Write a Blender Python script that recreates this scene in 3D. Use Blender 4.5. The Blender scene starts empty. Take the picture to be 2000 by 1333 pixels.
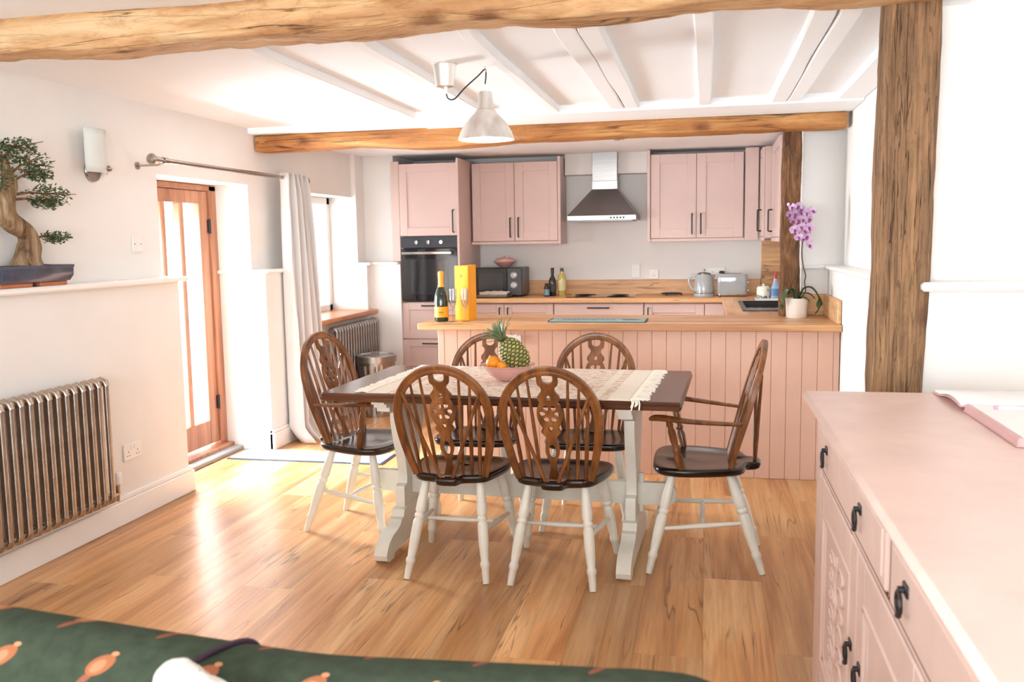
import bpy, bmesh, math, random
from mathutils import Vector, Matrix, noise
random.seed(7)
S = bpy.context.scene
COL = S.collection
PI = math.pi

# ------------------------------------------------------------------ camera
cd = bpy.data.cameras.new('camera'); cam = bpy.data.objects.new('camera', cd); COL.objects.link(cam); S.camera = cam
cd.sensor_width = 36.0; cd.lens = 1760 / 2000 * 36
RX = (0.97785807, 0.00780579, -0.20912357); RY = (0.20868103, -0.11124134, 0.97163655); RZ = (-0.0156788, -0.99376276, -0.11040717)
right = Vector((RX[0], RY[0], RZ[0])); up = -Vector((RX[1], RY[1], RZ[1])); back = -Vector((RX[2], RY[2], RZ[2]))
M = Matrix((right, up, back)).transposed().to_4x4(); M.translation = (0, 0, 1.42)
cam.matrix_world = M
cd.clip_start = 0.05
cd.dof.use_dof = True; cd.dof.focus_distance = 4.2; cd.dof.aperture_fstop = 5.6

# ------------------------------------------------------------------ world and daylight
w = bpy.data.worlds.new('overcast_sky'); S.world = w; w.use_nodes = True
bg = w.node_tree.nodes['Background']; bg.inputs[0].default_value = (0.87, 0.945, 1.0, 1); bg.inputs[1].default_value = 4.0

def area(name, loc, direction, sx, sy, power, color=(1, 1, 1)):
    l = bpy.data.lights.new(name, 'AREA'); l.shape = 'RECTANGLE'; l.size = sx; l.size_y = sy; l.energy = power; l.color = color
    o = bpy.data.objects.new(name, l); COL.objects.link(o); o.location = loc
    o.rotation_euler = Vector(direction).to_track_quat('-Z', 'Z').to_euler()
    return o
# daylight entering by the glazed door, the dining window and the living-room windows behind the camera
area('daylight_door', (-3.75, 5.15, 1.05), (1, 0, -0.6), 1.0, 1.7, 360, (0.85, 0.935, 1))
area('daylight_window', (-3.75, 6.9, 1.4), (1, 0, -0.15), 1.2, 1.0, 8, (0.85, 0.935, 1))
area('daylight_living_window', (2.30, -0.2, 1.35), (-1, 0.1, 0.1), 1.2, 1.5, 5, (0.85, 0.935, 1))
area('daylight_garden_window', (-0.6, -2.40, 1.35), (0, 1, 0.35), 3.6, 1.7, 122, (0.85, 0.935, 1))

S.view_settings.view_transform = 'Standard'; S.view_settings.look = 'None'
S.view_settings.exposure = 0.68; S.view_settings.gamma = 1.0; S.view_settings.use_curve_mapping = False

# ------------------------------------------------------------------ mesh builder
class MB:
    def __init__(s): s.v = []; s.f = []
    def add(s, vs, fs):
        n = len(s.v); s.v += [tuple(p) for p in vs]; s.f += [tuple(i + n for i in f) for f in fs]; return s
    def box(s, x0, x1, y0, y1, z0, z1, r=0.0):
        if x0 > x1: x0, x1 = x1, x0
        if y0 > y1: y0, y1 = y1, y0
        if z0 > z1: z0, z1 = z1, z0
        r = min(r, (x1 - x0) * .45, (y1 - y0) * .45, (z1 - z0) * .45)
        if r <= 0:
            vs = [(x, y, z) for x in (x0, x1) for y in (y0, y1) for z in (z0, z1)]
            return s.add(vs, [(0, 1, 3, 2), (4, 6, 7, 5), (0, 4, 5, 1), (2, 3, 7, 6), (0, 2, 6, 4), (1, 5, 7, 3)])
        b = (x0, x1), (y0, y1), (z0, z1); vs = []; idx = {}
        for i in (0, 1):
            for j in (0, 1):
                for k in (0, 1):
                    c = [b[0][i], b[1][j], b[2][k]]; sg = [1 - 2 * i, 1 - 2 * j, 1 - 2 * k]
                    for a in range(3):
                        p = [c[q] + (0 if q == a else sg[q] * r) for q in range(3)]
                        idx[(i, j, k, a)] = len(vs); vs.append(p)
        fs = []
        def quad(a, val, o):
            o1, o2 = [q for q in range(3) if q != a]
            ring = []
            for (p, q) in ((0, 0), (1, 0), (1, 1), (0, 1)):
                key = [0, 0, 0]; key[a] = val; key[o1] = p; key[o2] = q; ring.append(idx[tuple(key) + (a,)])
            return ring
        cen = Vector(((x0 + x1) / 2, (y0 + y1) / 2, (z0 + z1) / 2))
        def orient(ring):
            pts = [Vector(vs[i]) for i in ring]; n = (pts[1] - pts[0]).cross(pts[2] - pts[0])
            m = sum(pts, Vector()) / len(pts)
            return ring if n.dot(m - cen) > 0 else ring[::-1]
        for a in range(3):
            for val in (0, 1): fs.append(orient(quad(a, val, 0)))
        for a in range(3):            # edges parallel to axis a
            o1, o2 = [q for q in range(3) if q != a]
            for p in (0, 1):
                for q in (0, 1):
                    k0 = [0, 0, 0]; k0[o1] = p; k0[o2] = q; k1 = list(k0); k1[a] = 1
                    fs.append(orient([idx[tuple(k0) + (o1,)], idx[tuple(k1) + (o1,)], idx[tuple(k1) + (o2,)], idx[tuple(k0) + (o2,)]]))
        for i in (0, 1):
            for j in (0, 1):
                for k in (0, 1): fs.append(orient([idx[(i, j, k, a)] for a in range(3)]))
        return s.add(vs, fs)
    def tube(s, path, rad, n=8, cap=True, flat=1.0, ref=None, closed=False):
        P = [Vector(p) for p in path]; m = len(P)
        if not hasattr(rad, '__len__'): rad = [rad] * m
        T = []
        for i in range(m):
            if closed: t = P[(i + 1) % m] - P[i - 1]
            else: t = P[min(i + 1, m - 1)] - P[max(i - 1, 0)]
            T.append(t.normalized() if t.length > 1e-9 else Vector((0, 0, 1)))
        u = Vector(ref) if ref else (Vector((0, 0, 1)) if abs(T[0].z) < .9 else Vector((1, 0, 0)))
        vs = []; fs = []
        for i in range(m):
            u = (u - T[i] * u.dot(T[i]))
            if u.length < 1e-6: u = T[i].orthogonal()
            u.normalize(); wv = T[i].cross(u)
            for k in range(n):
                a = 2 * PI * k / n
                vs.append(P[i] + u * math.cos(a) * rad[i] + wv * math.sin(a) * rad[i] * flat)
        mm = m if closed else m - 1
        for i in range(mm):
            j = (i + 1) % m
            for k in range(n):
                l = (k + 1) % n; fs.append((i * n + k, i * n + l, j * n + l, j * n + k))
        if cap and not closed:
            fs.append(tuple(range(n))[::-1]); fs.append(tuple((m - 1) * n + k for k in range(n)))
        return s.add(vs, fs)
    def lathe(s, prof, n=24, c=(0, 0, 0), sx=1, sy=1):
        vs = []; fs = []; m = len(prof)
        for r, z in prof:
            for k in range(n):
                a = 2 * PI * k / n; vs.append((c[0] + r * sx * math.cos(a), c[1] + r * sy * math.sin(a), c[2] + z))
        for i in range(m - 1):
            for k in range(n):
                l = (k + 1) % n; fs.append((i * n + k, i * n + l, (i + 1) * n + l, (i + 1) * n + k))
        if prof[0][0] > 1e-6: fs.append(tuple(range(n))[::-1])
        if prof[-1][0] > 1e-6: fs.append(tuple((m - 1) * n + k for k in range(n)))
        return s.add(vs, fs)
    def leg(s, a, b, prof, n=12):          # turned spindle between two points; prof = (t, radius)
        a = Vector(a); b = Vector(b)
        return s.tube([a.lerp(b, t) for t, r in prof], [r for t, r in prof], n)
    def prism(s, pts, h0, h1, plane='xy'):
        n = len(pts)
        def P(a, b, h): return {'xy': (a, b, h), 'yz': (h, a, b), 'xz': (a, h, b)}[plane]
        vs = [P(a, b, h0) for a, b in pts] + [P(a, b, h1) for a, b in pts]
        fs = [tuple(range(n))[::-1], tuple(range(n, 2 * n))] + [(i, (i + 1) % n, (i + 1) % n + n, i + n) for i in range(n)]
        return s.add(vs, fs)
    def grid(s, fn, nu, nv, wrap=False):
        vs = [fn(i / nu, j / nv) for j in range(nv + 1) for i in range(nu + 1)]
        fs = [(j * (nu + 1) + i, j * (nu + 1) + i + 1, (j + 1) * (nu + 1) + i + 1, (j + 1) * (nu + 1) + i) for j in range(nv) for i in range(nu)]
        return s.add(vs, fs)
    def sphere(s, c, rx, ry=None, rz=None, n=16, m=10):
        ry = ry or rx; rz = rz or rx
        vs = [(c[0], c[1], c[2] - rz)]; fs = []
        for j in range(1, m):
            ph = -PI / 2 + PI * j / m
            for k in range(n):
                a = 2 * PI * k / n; vs.append((c[0] + rx * math.cos(ph) * math.cos(a), c[1] + ry * math.cos(ph) * math.sin(a), c[2] + rz * math.sin(ph)))
        vs.append((c[0], c[1], c[2] + rz)); L = len(vs) - 1
        for k in range(n):
            l = (k + 1) % n; fs.append((0, 1 + l, 1 + k)); fs.append((L, L - n + k, L - n + l))
        for j in range(m - 2):
            for k in range(n):
                l = (k + 1) % n; o = 1 + j * n; fs.append((o + k, o + l, o + n + l, o + n + k))
        return s.add(vs, fs)
    def xf(s, mat):
        s.v = [tuple(mat @ Vector(p)) for p in s.v]; return s
    def map(s, fn):
        s.v = [tuple(fn(Vector(p))) for p in s.v]; return s

def mesh_of(mb, name, m, smooth=35, off=None):
    me = bpy.data.meshes.new(name)
    vs = mb.v if off is None else [(p[0] - off[0], p[1] - off[1], p[2] - off[2]) for p in mb.v]
    me.from_pydata(vs, [], mb.f); me.update()
    bm = bmesh.new(); bm.from_mesh(me); bmesh.ops.recalc_face_normals(bm, faces=bm.faces); bm.to_mesh(me); bm.free()
    if smooth:
        for p in me.polygons: p.use_smooth = True
        me.set_sharp_from_angle(angle=math.radians(smooth))
    if m: me.materials.append(m)
    return me
OFF = {}
def tag(o, label=None, cat=None, group=None, kind=None):
    if label: o['label'] = label
    if cat: o['category'] = cat
    if group: o['group'] = group
    if kind: o['kind'] = kind
    return o
def thing(name, label, cat, loc=(0, 0, 0), rotz=0, group=None, world=True, kind=None):
    o = bpy.data.objects.new(name, None); o.empty_display_size = .1; COL.objects.link(o); o.location = loc; o.rotation_euler = (0, 0, rotz)
    OFF[o.name] = Vector(loc) if world else Vector((0, 0, 0))
    return tag(o, label, cat, group, kind)
def part(root, name, mb, m, smooth=35, label=None, kind=None):
    off = OFF.get(root.name, Vector((0, 0, 0)))
    o = bpy.data.objects.new(name, mesh_of(mb, name, m, smooth, off)); COL.objects.link(o); o.parent = root
    OFF[o.name] = off
    return tag(o, label, None, None, kind)
def solo(name, mb, m, label=None, cat=None, group=None, kind=None, smooth=35, loc=None):
    loc = Vector(loc) if loc else Vector((0, 0, 0))
    o = bpy.data.objects.new(name, mesh_of(mb, name, m, smooth, loc)); COL.objects.link(o); o.location = loc
    OFF[o.name] = loc
    return tag(o, label, cat, group, kind)
def struct(name, mb, m, smooth=30): return solo(name, mb, m, kind='structure', smooth=smooth)
def copy_tree(o, parent=None):
    c = o.copy(); COL.objects.link(c); c.parent = parent; OFF[c.name] = OFF.get(o.name)
    for ch in list(o.children): copy_tree(ch, c)
    return c
def copy_part(o, parent, loc):
    c = o.copy(); COL.objects.link(c); c.parent = parent; c.location = loc; return c

# ------------------------------------------------------------------ materials
def lin(c):
    return tuple(((x / 255) / 12.92 if x / 255 <= .04045 else ((x / 255 + .055) / 1.055) ** 2.4) for x in c) + (1,)
class NT:
    def __init__(s, name):
        s.m = bpy.data.materials.new(name); s.m.use_nodes = True; s.t = s.m.node_tree; s.b = s.t.nodes['Principled BSDF']
    def n(s, ty, **k):
        x = s.t.nodes.new(ty)
        for a, b in k.items():
            if a.startswith('i_'): x.inputs[a[2:].replace('_', ' ')].default_value = b
            else: setattr(x, a, b)
        return x
    def l(s, a, b): s.t.links.new(a, b); return s
    def ramp(s, fac, stops):
        r = s.n('ShaderNodeValToRGB'); e = r.color_ramp.elements
        while len(e) < len(stops): e.new(0.5)
        for i, (p, c) in enumerate(stops): e[i].position = p; e[i].color = c
        s.l(fac, r.inputs[0]); return r
    def math(s, op, a, b=None, clamp=False):
        x = s.n('ShaderNodeMath', operation=op, use_clamp=clamp)
        for i, q in enumerate((a, b)):
            if q is None: continue
            if isinstance(q, (int, float)): x.inputs[i].default_value = q
            else: s.l(q, x.inputs[i])
        return x.outputs[0]
    def mix(s, fac, a, b, mode='MIX'):
        x = s.n('ShaderNodeMix', data_type='RGBA', blend_type=mode)
        for i, q in ((0, fac), (6, a), (7, b)):
            if isinstance(q, (int, float)): x.inputs[i].default_value = q
            elif isinstance(q, tuple): x.inputs[i].default_value = q
            else: s.l(q, x.inputs[i])
        return x.outputs[2]
    def bump(s, h, strength=.2, dist=.01):
        b = s.n('ShaderNodeBump'); b.inputs['Strength'].default_value = strength; b.inputs['Distance'].default_value = dist
        s.l(h, b.inputs['Height']); s.l(b.outputs[0], s.b.inputs['Normal']); return b
def paint(name, c, rough=.5, metal=0, var=.04, nscale=6, bump=.0, bscale=60, spec=.5, coat=0):
    t = NT(name); t.b.inputs['Roughness'].default_value = rough; t.b.inputs['Metallic'].default_value = metal
    t.b.inputs['Specular IOR Level'].default_value = spec
    if coat: t.b.inputs['Coat Weight'].default_value = coat; t.b.inputs['Coat Roughness'].default_value = .08
    tc = t.n('ShaderNodeTexCoord'); n = t.n('ShaderNodeTexNoise', i_Scale=nscale, i_Detail=3.0); t.l(tc.outputs['Object'], n.inputs['Vector'])
    C = lin(c); d = tuple(x * (1 - var * 2) for x in C[:3]) + (1,); u = tuple(min(1, x * (1 + var)) for x in C[:3]) + (1,)
    r = t.ramp(n.outputs[0], [(.3, d), (.7, u)]); t.l(r.outputs[0], t.b.inputs['Base Color'])
    if bump:
        n2 = t.n('ShaderNodeTexNoise', i_Scale=bscale, i_Detail=4.0); t.l(tc.outputs['Object'], n2.inputs['Vector']); t.bump(n2.outputs[0], bump, .005)
    return t.m
def wood(name, cols, axis='Y', scale=1.0, rough=.4, bump=.1, cracks=0.0, tone=.0, streak=.35, coat=0, stretch=.12, crackscale=9, knots=0.0):
    t = NT(name); t.b.inputs['Roughness'].default_value = rough
    if coat: t.b.inputs['Coat Weight'].default_value = coat; t.b.inputs['Coat Roughness'].default_value = .12
    tc = t.n('ShaderNodeTexCoord'); oi = t.n('ShaderNodeObjectInfo')
    sc = t.n('ShaderNodeVectorMath', operation='SCALE'); sc.inputs[0].default_value = (17.3, 9.1, 23.7); t.l(oi.outputs['Random'], sc.inputs['Scale'])
    ad = t.n('ShaderNodeVectorMath', operation='ADD'); t.l(tc.outputs['Object'], ad.inputs[0]); t.l(sc.outputs[0], ad.inputs[1])
    def mp(cross, along):
        q = t.n('ShaderNodeMapping'); v = [cross] * 3; v['XYZ'.index(axis)] = along; q.inputs['Scale'].default_value = v
        t.l(ad.outputs[0], q.inputs['Vector']); return q.outputs[0]
    n1 = t.n('ShaderNodeTexNoise', i_Scale=1.0, i_Detail=5.0, i_Roughness=.55, i_Distortion=1.4); t.l(mp(9 * scale, 9 * scale * stretch), n1.inputs['Vector'])
    n2 = t.n('ShaderNodeTexNoise', i_Scale=1.0, i_Detail=6.0, i_Roughness=.65); t.l(mp(70 * scale, 3.0 * scale), n2.inputs['Vector'])
    base = t.ramp(n1.outputs[0], [(.28, lin(cols[0])), (.5, lin(cols[1])), (.72, lin(cols[2]))])
    st = t.ramp(n2.outputs[0], [(.3, (1 - streak,) * 3 + (1,)), (.6, (1, 1, 1, 1))])
    c = t.mix(1.0, base.outputs[0], st.outputs[0], 'MULTIPLY')
    h = t.math('ADD', n1.outputs[0], n2.outputs[0])
    if cracks:
        n3 = t.n('ShaderNodeTexNoise', i_Scale=1.0, i_Detail=3.0, i_Distortion=.6); t.l(mp(crackscale, crackscale * .045), n3.inputs['Vector'])
        k = t.ramp(n3.outputs[0], [(.485, (1, 1, 1, 1)), (.5, (.12, .08, .06, 1)), (.515, (1, 1, 1, 1))])
        n4 = t.n('ShaderNodeTexNoise', i_Scale=3.0, i_Detail=2.0); t.l(ad.outputs[0], n4.inputs['Vector'])
        km = t.ramp(n4.outputs[0], [(.45, (0, 0, 0, 1)), (.6, (cracks,) * 3 + (1,))])
        c = t.mix(km.outputs[0], c, t.mix(1.0, c, k.outputs[0], 'MULTIPLY'))
        kb = t.n('ShaderNodeRGBToBW'); t.l(k.outputs[0], kb.inputs[0]); h = t.math('ADD', h, t.math('MULTIPLY', kb.outputs[0], 1.5))
    if knots:
        vk = t.n('ShaderNodeTexVoronoi', i_Scale=1.0, i_Randomness=1.0); dn = t.n('ShaderNodeTexNoise', i_Scale=14.0, i_Detail=3.0); t.l(ad.outputs[0], dn.inputs['Vector'])
        q0 = mp(7.0, 3.2); av = t.n('ShaderNodeVectorMath', operation='MULTIPLY_ADD'); t.l(dn.outputs['Color'], av.inputs[0]); av.inputs[1].default_value = (.35, .35, .35); t.l(q0, av.inputs[2]); t.l(av.outputs[0], vk.inputs['Vector'])
        kr = t.ramp(vk.outputs['Distance'], [(.0, (.16, .10, .07, 1)), (.13, (.5, .4, .33, 1)), (.3, (1, 1, 1, 1))])
        nm = t.n('ShaderNodeTexNoise', i_Scale=2.3, i_Detail=1.0); t.l(ad.outputs[0], nm.inputs['Vector']); kmm = t.ramp(nm.outputs[0], [(.42, (0, 0, 0, 1)), (.55, (knots,) * 3 + (1,))])
        c = t.mix(kmm.outputs[0], c, t.mix(1.0, c, kr.outputs[0], 'MULTIPLY'))
        n5 = t.n('ShaderNodeTexNoise', i_Scale=1.0, i_Detail=8.0, i_Roughness=.75, i_Distortion=2.0); t.l(mp(26 * scale, 7 * scale), n5.inputs['Vector'])
        fr = t.ramp(n5.outputs[0], [(.3, (.66, .56, .48, 1)), (.5, (1, 1, 1, 1)), (.75, (1.0, 1.0, 1.0, 1))]); c = t.mix(.9, c, fr.outputs[0], 'MULTIPLY')
        h = t.math('ADD', h, n5.outputs[0])
    if tone:
        hs = t.n('ShaderNodeHueSaturation'); t.l(c, hs.inputs['Color'])
        mr = t.n('ShaderNodeMapRange'); mr.inputs['To Min'].default_value = 1 - tone; mr.inputs['To Max'].default_value = 1 + tone
        t.l(oi.outputs['Random'], mr.inputs[0]); t.l(mr.outputs[0], hs.inputs['Value']); c = hs.outputs[0]
    t.l(c, t.b.inputs['Base Color']); t.bump(h, bump, .004)
    return t.m
def metal(name, c, rough=.3, brush=None, met=1.0):
    t = NT(name); t.b.inputs['Metallic'].default_value = met; t.b.inputs['Roughness'].default_value = rough
    tc = t.n('ShaderNodeTexCoord'); mp = t.n('ShaderNodeMapping'); mp.inputs['Scale'].default_value = brush or (20, 20, 20); t.l(tc.outputs['Object'], mp.inputs[0])
    n = t.n('ShaderNodeTexNoise', i_Scale=1.0, i_Detail=3.0); t.l(mp.outputs[0], n.inputs['Vector'])
    C = lin(c); r = t.ramp(n.outputs[0], [(.3, tuple(x * .82 for x in C[:3]) + (1,)), (.7, C)]); t.l(r.outputs[0], t.b.inputs['Base Color'])
    rr = t.n('ShaderNodeMapRange'); rr.inputs['To Min'].default_value = rough * .8; rr.inputs['To Max'].default_value = rough * 1.2; t.l(n.outputs[0], rr.inputs[0]); t.l(rr.outputs[0], t.b.inputs['Roughness'])
    return t.m
def clear(name, tint=(1, 1, 1, 1), gloss=.08, rough=0.02):
    m = bpy.data.materials.new(name); m.use_nodes = True; t = m.node_tree; t.nodes.remove(t.nodes['Principled BSDF']); out = t.nodes['Material Output']
    a = t.nodes.new('ShaderNodeBsdfTransparent'); a.inputs[0].default_value = tint; b = t.nodes.new('ShaderNodeBsdfGlossy'); b.inputs['Roughness'].default_value = rough
    fr = t.nodes.new('ShaderNodeLayerWeight'); fr.inputs[0].default_value = .25; mm = t.nodes.new('ShaderNodeMath'); mm.operation = 'MULTIPLY_ADD'; mm.inputs[1].default_value = .5; mm.inputs[2].default_value = gloss
    t.links.new(fr.outputs['Fresnel'], mm.inputs[0])
    x = t.nodes.new('ShaderNodeMixShader'); t.links.new(mm.outputs[0], x.inputs[0]); t.links.new(a.outputs[0], x.inputs[1]); t.links.new(b.outputs[0], x.inputs[2]); t.links.new(x.outputs[0], out.inputs[0])
    return m
def emit(name, c, s):
    t = NT(name); t.b.inputs['Base Color'].default_value = lin(c); t.b.inputs['Emission Color'].default_value = lin(c); t.b.inputs['Emission Strength'].default_value = s; return t.m

m_wall = paint('plaster_white', (240, 236, 231), .85, var=.012, nscale=3, bump=.06, bscale=18)
m_ceil = paint('ceiling_white', (252, 253, 255), .85, var=.01, nscale=3, bump=.04, bscale=25)
m_trim = paint('trim_white', (248, 246, 242), .45, var=.01)
m_pink = paint('pink_cabinet_paint', (213, 186, 177), .42, var=.015, nscale=4)
m_pinkboard = paint('pink_board_paint', (224, 182, 160), .48, var=.03, nscale=5)
m_pinkchalk = paint('pink_chalk_paint', (232, 202, 190), .4, var=.035, nscale=9, bump=.03)
m_cream = paint('cream_paint', (243, 238, 224), .4, var=.03, nscale=12, bump=.03, bscale=30)
m_black = paint('black_metal', (34, 30, 30), .4, var=.05)
m_blackgloss = paint('black_glass', (16, 17, 19), .06, var=.02, coat=.6)
m_darkgrey = paint('dark_grey', (52, 53, 58), .3)
m_white = paint('white_plastic', (243, 240, 236), .35, var=.01)
m_steel = metal('brushed_steel', (180, 178, 175), .34, (4, 60, 60))
m_steeldark = metal('dark_steel', (150, 148, 150), .3, (3, 3, 3))
m_rad = metal('lacquered_steel', (196, 184, 172), .3)
m_raddark = metal('raw_steel', (158, 155, 152), .34)
m_chrome = metal('chrome', (225, 222, 218), .12)
m_nickel = metal('brushed_nickel', (186, 176, 168), .25)
m_galv = metal('galvanised', (178, 176, 172), .3, (30, 30, 8))
m_floor = wood('oak_planks', [(180, 120, 70), (216, 158, 102), (238, 192, 138)], 'Y', .8, .3, .03, cracks=.7, tone=.24, streak=.25, stretch=.06, crackscale=12)
m_beam = wood('oak_beam', [(184, 134, 86), (216, 170, 120), (236, 204, 160)], 'X', .9, .7, .6, cracks=.95, streak=.22, stretch=.16, crackscale=14, knots=1.0)
m_beamd = wood('oak_beam_orange', [(150, 92, 44), (190, 126, 66), (220, 164, 100)], 'X', .9, .65, .6, cracks=.95, streak=.25, stretch=.14, crackscale=13, knots=.9)
m_post = wood('weathered_post', [(104, 78, 56), (156, 118, 84), (196, 152, 108)], 'Z', 1.5, .85, .9, cracks=1.0, streak=.55, stretch=.05, crackscale=36, knots=1.0)
m_bark = wood('bark_post', [(78, 50, 32), (142, 98, 62), (200, 148, 100)], 'Z', 1.9, .85, 1.0, cracks=1.0, streak=.5, stretch=.22, crackscale=30, knots=.8)
m_worktop = wood('oak_worktop', [(186, 126, 76), (226, 172, 118), (244, 200, 148)], 'X', .6, .38, .03, cracks=.7, streak=.3, stretch=.07, crackscale=14)
m_worktopy = wood('oak_worktop_y', [(180, 120, 70), (220, 164, 110), (240, 192, 140)], 'Y', .6, .38, .03, cracks=.6, streak=.3, stretch=.07, crackscale=14)
m_chair = wood('stained_elm', [(84, 46, 20), (130, 76, 36), (166, 106, 58)], 'Z', 1.2, .3, .05, streak=.35, coat=.25)
m_seat = wood('dark_seat', [(22, 12, 8), (38, 22, 14), (64, 36, 20)], 'Y', 1.0, .25, .04, streak=.3, coat=.15)
m_table = wood('dark_table', [(54, 30, 20), (82, 48, 32), (116, 70, 46)], 'X', .7, .26, .04, streak=.3, coat=.15)
m_door = wood('hardwood_door', [(146, 96, 68), (180, 124, 92), (200, 148, 116)], 'Z', .7, .38, .05, streak=.2)
m_sill = wood('hardwood_sill', [(164, 92, 48), (200, 124, 72), (222, 154, 98)], 'Y', .7, .3, .04, streak=.2)
m_glass = clear('window_glass')
m_cupglass = clear('thin_glass', (.96, .97, .97, 1), .12)

# ------------------------------------------------------------------ floor of planks
PW, PL = .236, 1.26
fl = struct('floor', MB().box(-3.9, 2.6, -2.6, 8.5, -.12, -.012), paint('floor_screed', (90, 60, 38), .9))
def plank_mesh(L): return mesh_of(MB().box(-PW / 2 + .0002, PW / 2 - .0002, -L / 2 + .0002, L / 2 - .0002, -.012, 0, .0005), 'plank', m_floor, 20)
full = plank_mesh(PL)
def plank(x, y, me):
    o = bpy.data.objects.new('plank', me); COL.objects.link(o); o.parent = fl; o.location = (x, y, 0)
rr = random.Random(3); row = 0; x = -3.42
while x < 2.4:
    offs = (row * .47 % 1.0) * PL + rr.uniform(-.08, .08); y = -1.3 - offs
    lim = 3.25 if x > .70 else 8.3
    while y < lim:
        vis = True
        if x < -3.1 and (y + PL < 4.5 or y > 6.0): vis = False
        if vis:
            y1 = min(y + PL, lim); L = y1 - y
            plank(x, (y + y1) / 2, full if abs(L - PL) < .001 else plank_mesh(L))
        y += PL
    x += PW; row += 1

# ------------------------------------------------------------------ shell
XL, XU = -2.93, -3.03            # lower / upper left wall faces
LZ = 1.235                       # ledge height
HC = 2.205                       # ceiling
mb = MB()
def wallseg(y0, y1, z0, z1, xl=XL, xu=XU):
    if z0 < LZ: mb.box(-3.5, xl, y0, y1, z0, min(z1, LZ))
    if z1 > LZ: mb.box(-3.5, xu, y0, y1, max(z0, LZ), z1)
wallseg(-2.6, 4.62, 0, 2.4)
wallseg(4.62, 5.66, 1.825, 2.4)
wallseg(5.66, 6.3, 0, 2.4)
wallseg(6.3, 7.5, 0, .80); wallseg(6.3, 7.5, 1.82, 2.4)
wallseg(7.5, 8.5, 0, 2.4, -2.91, -2.99)
mb.box(-3.0, -2.628, 7.58, 8.5, 0, LZ); mb.box(-3.0, -2.712, 7.70, 8.5, LZ, 2.4)
struct('wall_left', mb, m_wall)
struct('wall_back', MB().box(-3.5, 1.2, 8.3, 8.5, 0, 2.4), m_wall)
mb = MB()
mb.box(.76, 1.3, 3.35, 6.02, 0, 1.22); mb.box(.85, 1.3, 3.35, 6.02, 1.22, 2.4)
mb.box(.60, 1.3, 6.02, 6.16, 0, 1.22); mb.box(.60, 1.3, 6.08, 6.16, 1.22, 2.4)
mb.box(.80, 1.3, 6.16, 8.5, 0, 2.4)
struct('wall_right', mb, m_wall)
mb = MB(); mb.box(.70, 2.6, 3.25, 3.36, 0, 1.24); mb.box(.70, 2.6, 3.33, 3.40, 1.24, 2.4)
mb.box(2.4, 2.6, -2.6, 3.3, 0, .55); mb.box(2.4, 2.6, -2.6, 3.3, 2.15, 2.4); mb.box(2.4, 2.6, -2.6, -.75, .55, 2.15); mb.box(2.4, 2.6, .35, 3.3, .55, 2.15)
struct('wall_living', mb, m_wall)
mb = MB(); mb.box(-3.5, 2.6, -2.6, -2.5, 0, .45); mb.box(-3.5, 2.6, -2.6, -2.5, 2.25, 2.4); mb.box(-3.5, -2.45, -2.6, -2.5, .45, 2.25); mb.box(1.25, 2.6, -2.6, -2.5, .45, 2.25)
struct('wall_front', mb, m_wall)
# ceiling: living part, dining part with joists, kitchen part
mb = MB(); mb.box(-3.5, 2.6, -2.6, 3.16, 2.288, 2.4); mb.box(-3.5, 2.6, 3.16, 5.75, HC, 2.4); mb.box(-3.5, 2.6, 5.75, 8.5, 2.185, 2.4)
ceil = struct('ceiling', mb, m_ceil)
def joist(x0, x1, y0, y1, z0, wob=.006, seed=0):
    g = MB(); n = 14
    def wv(a, s): return wob * noise.noise(Vector((a * 1.7, s * 5.3, seed * 3.1)))
    rows = []
    for i in range(n + 1):
        y = y0 + (y1 - y0) * i / n; a = x0 + wv(y, 1); b = x1 + wv(y, 2); z = z0 + wv(y, 3) * .6 + (.03 if i == 0 else 0)
        rows += [(a, y, HC + .01), (a, y, z + .006), (a + .006, y, z), (b - .006, y, z), (b, y, z + .006), (b, y, HC + .01)]
    fs = [(i * 6 + k, i * 6 + k + 1, (i + 1) * 6 + k + 1, (i + 1) * 6 + k) for i in range(n) for k in range(5)]
    fs += [(0, 1, 2, 3, 4, 5), tuple(n * 6 + k for k in range(6))]
    g.add(rows, fs); part(ceil, 'joist', g, m_ceil, 40)
for i, (a, b) in enumerate([(-1.785, -1.725), (-1.325, -1.265), (-.895, -.842), (-.545, -.462), (-.457, -.375), (-.046, .024), (.352, .432), (.438, .515), (.70, .85)]):
    joist(a, b, 3.20, 5.34, 2.168, seed=i)
part(ceil, 'header_board', MB().box(-3.03, -1.72, 5.69, 5.80, 2.166, HC + .01, .006), m_ceil)
part(ceil, 'header_board', MB().box(-1.785, .85, 5.34, 5.80, 2.158, HC + .01, .006), m_ceil)
# ledges, skirtings
def ledge(name, bx):
    g = MB()
    for b in bx: g.box(*b, r=.008)
    return struct(name, g, m_trim)
ledge('trim_1', [(-3.04, -2.875, -2.5, 4.645, LZ - .012, LZ + .016)])
ledge('trim_2', [(-3.3, -2.90, 5.635, 5.675, LZ - .008, LZ + .016), (-3.04, -2.90, 5.66, 6.30, LZ - .008, LZ + .016)])
ledge('trim_3', [(-3.2, -2.87, 7.485, 7.60, LZ - .008, LZ + .016), (-2.97, -2.64, 7.55, 7.71, LZ - .008, LZ + .016)])
ledge('trim_4', [(.735, .86, 3.4, 6.02, 1.212, 1.236), (.60, .86, 5.995, 6.09, 1.212, 1.236)])
ledge('trim_5', [(.70, 2.5, 3.19, 3.33, 1.232, 1.262)])
def skirt(name, boxes):
    g = MB()
    for x0, x1, y0, y1, h in boxes:
        g.box(x0, x1, y0, y1, 0, h * .82, .004); g.box(min(x0, x1), max(x0, x1) - .008 if x0 < -1 else x1, y0, y1 - .006 if x0 < -1 else y1, h * .82, h, .005)
    return struct(name, g, m_trim)
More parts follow.
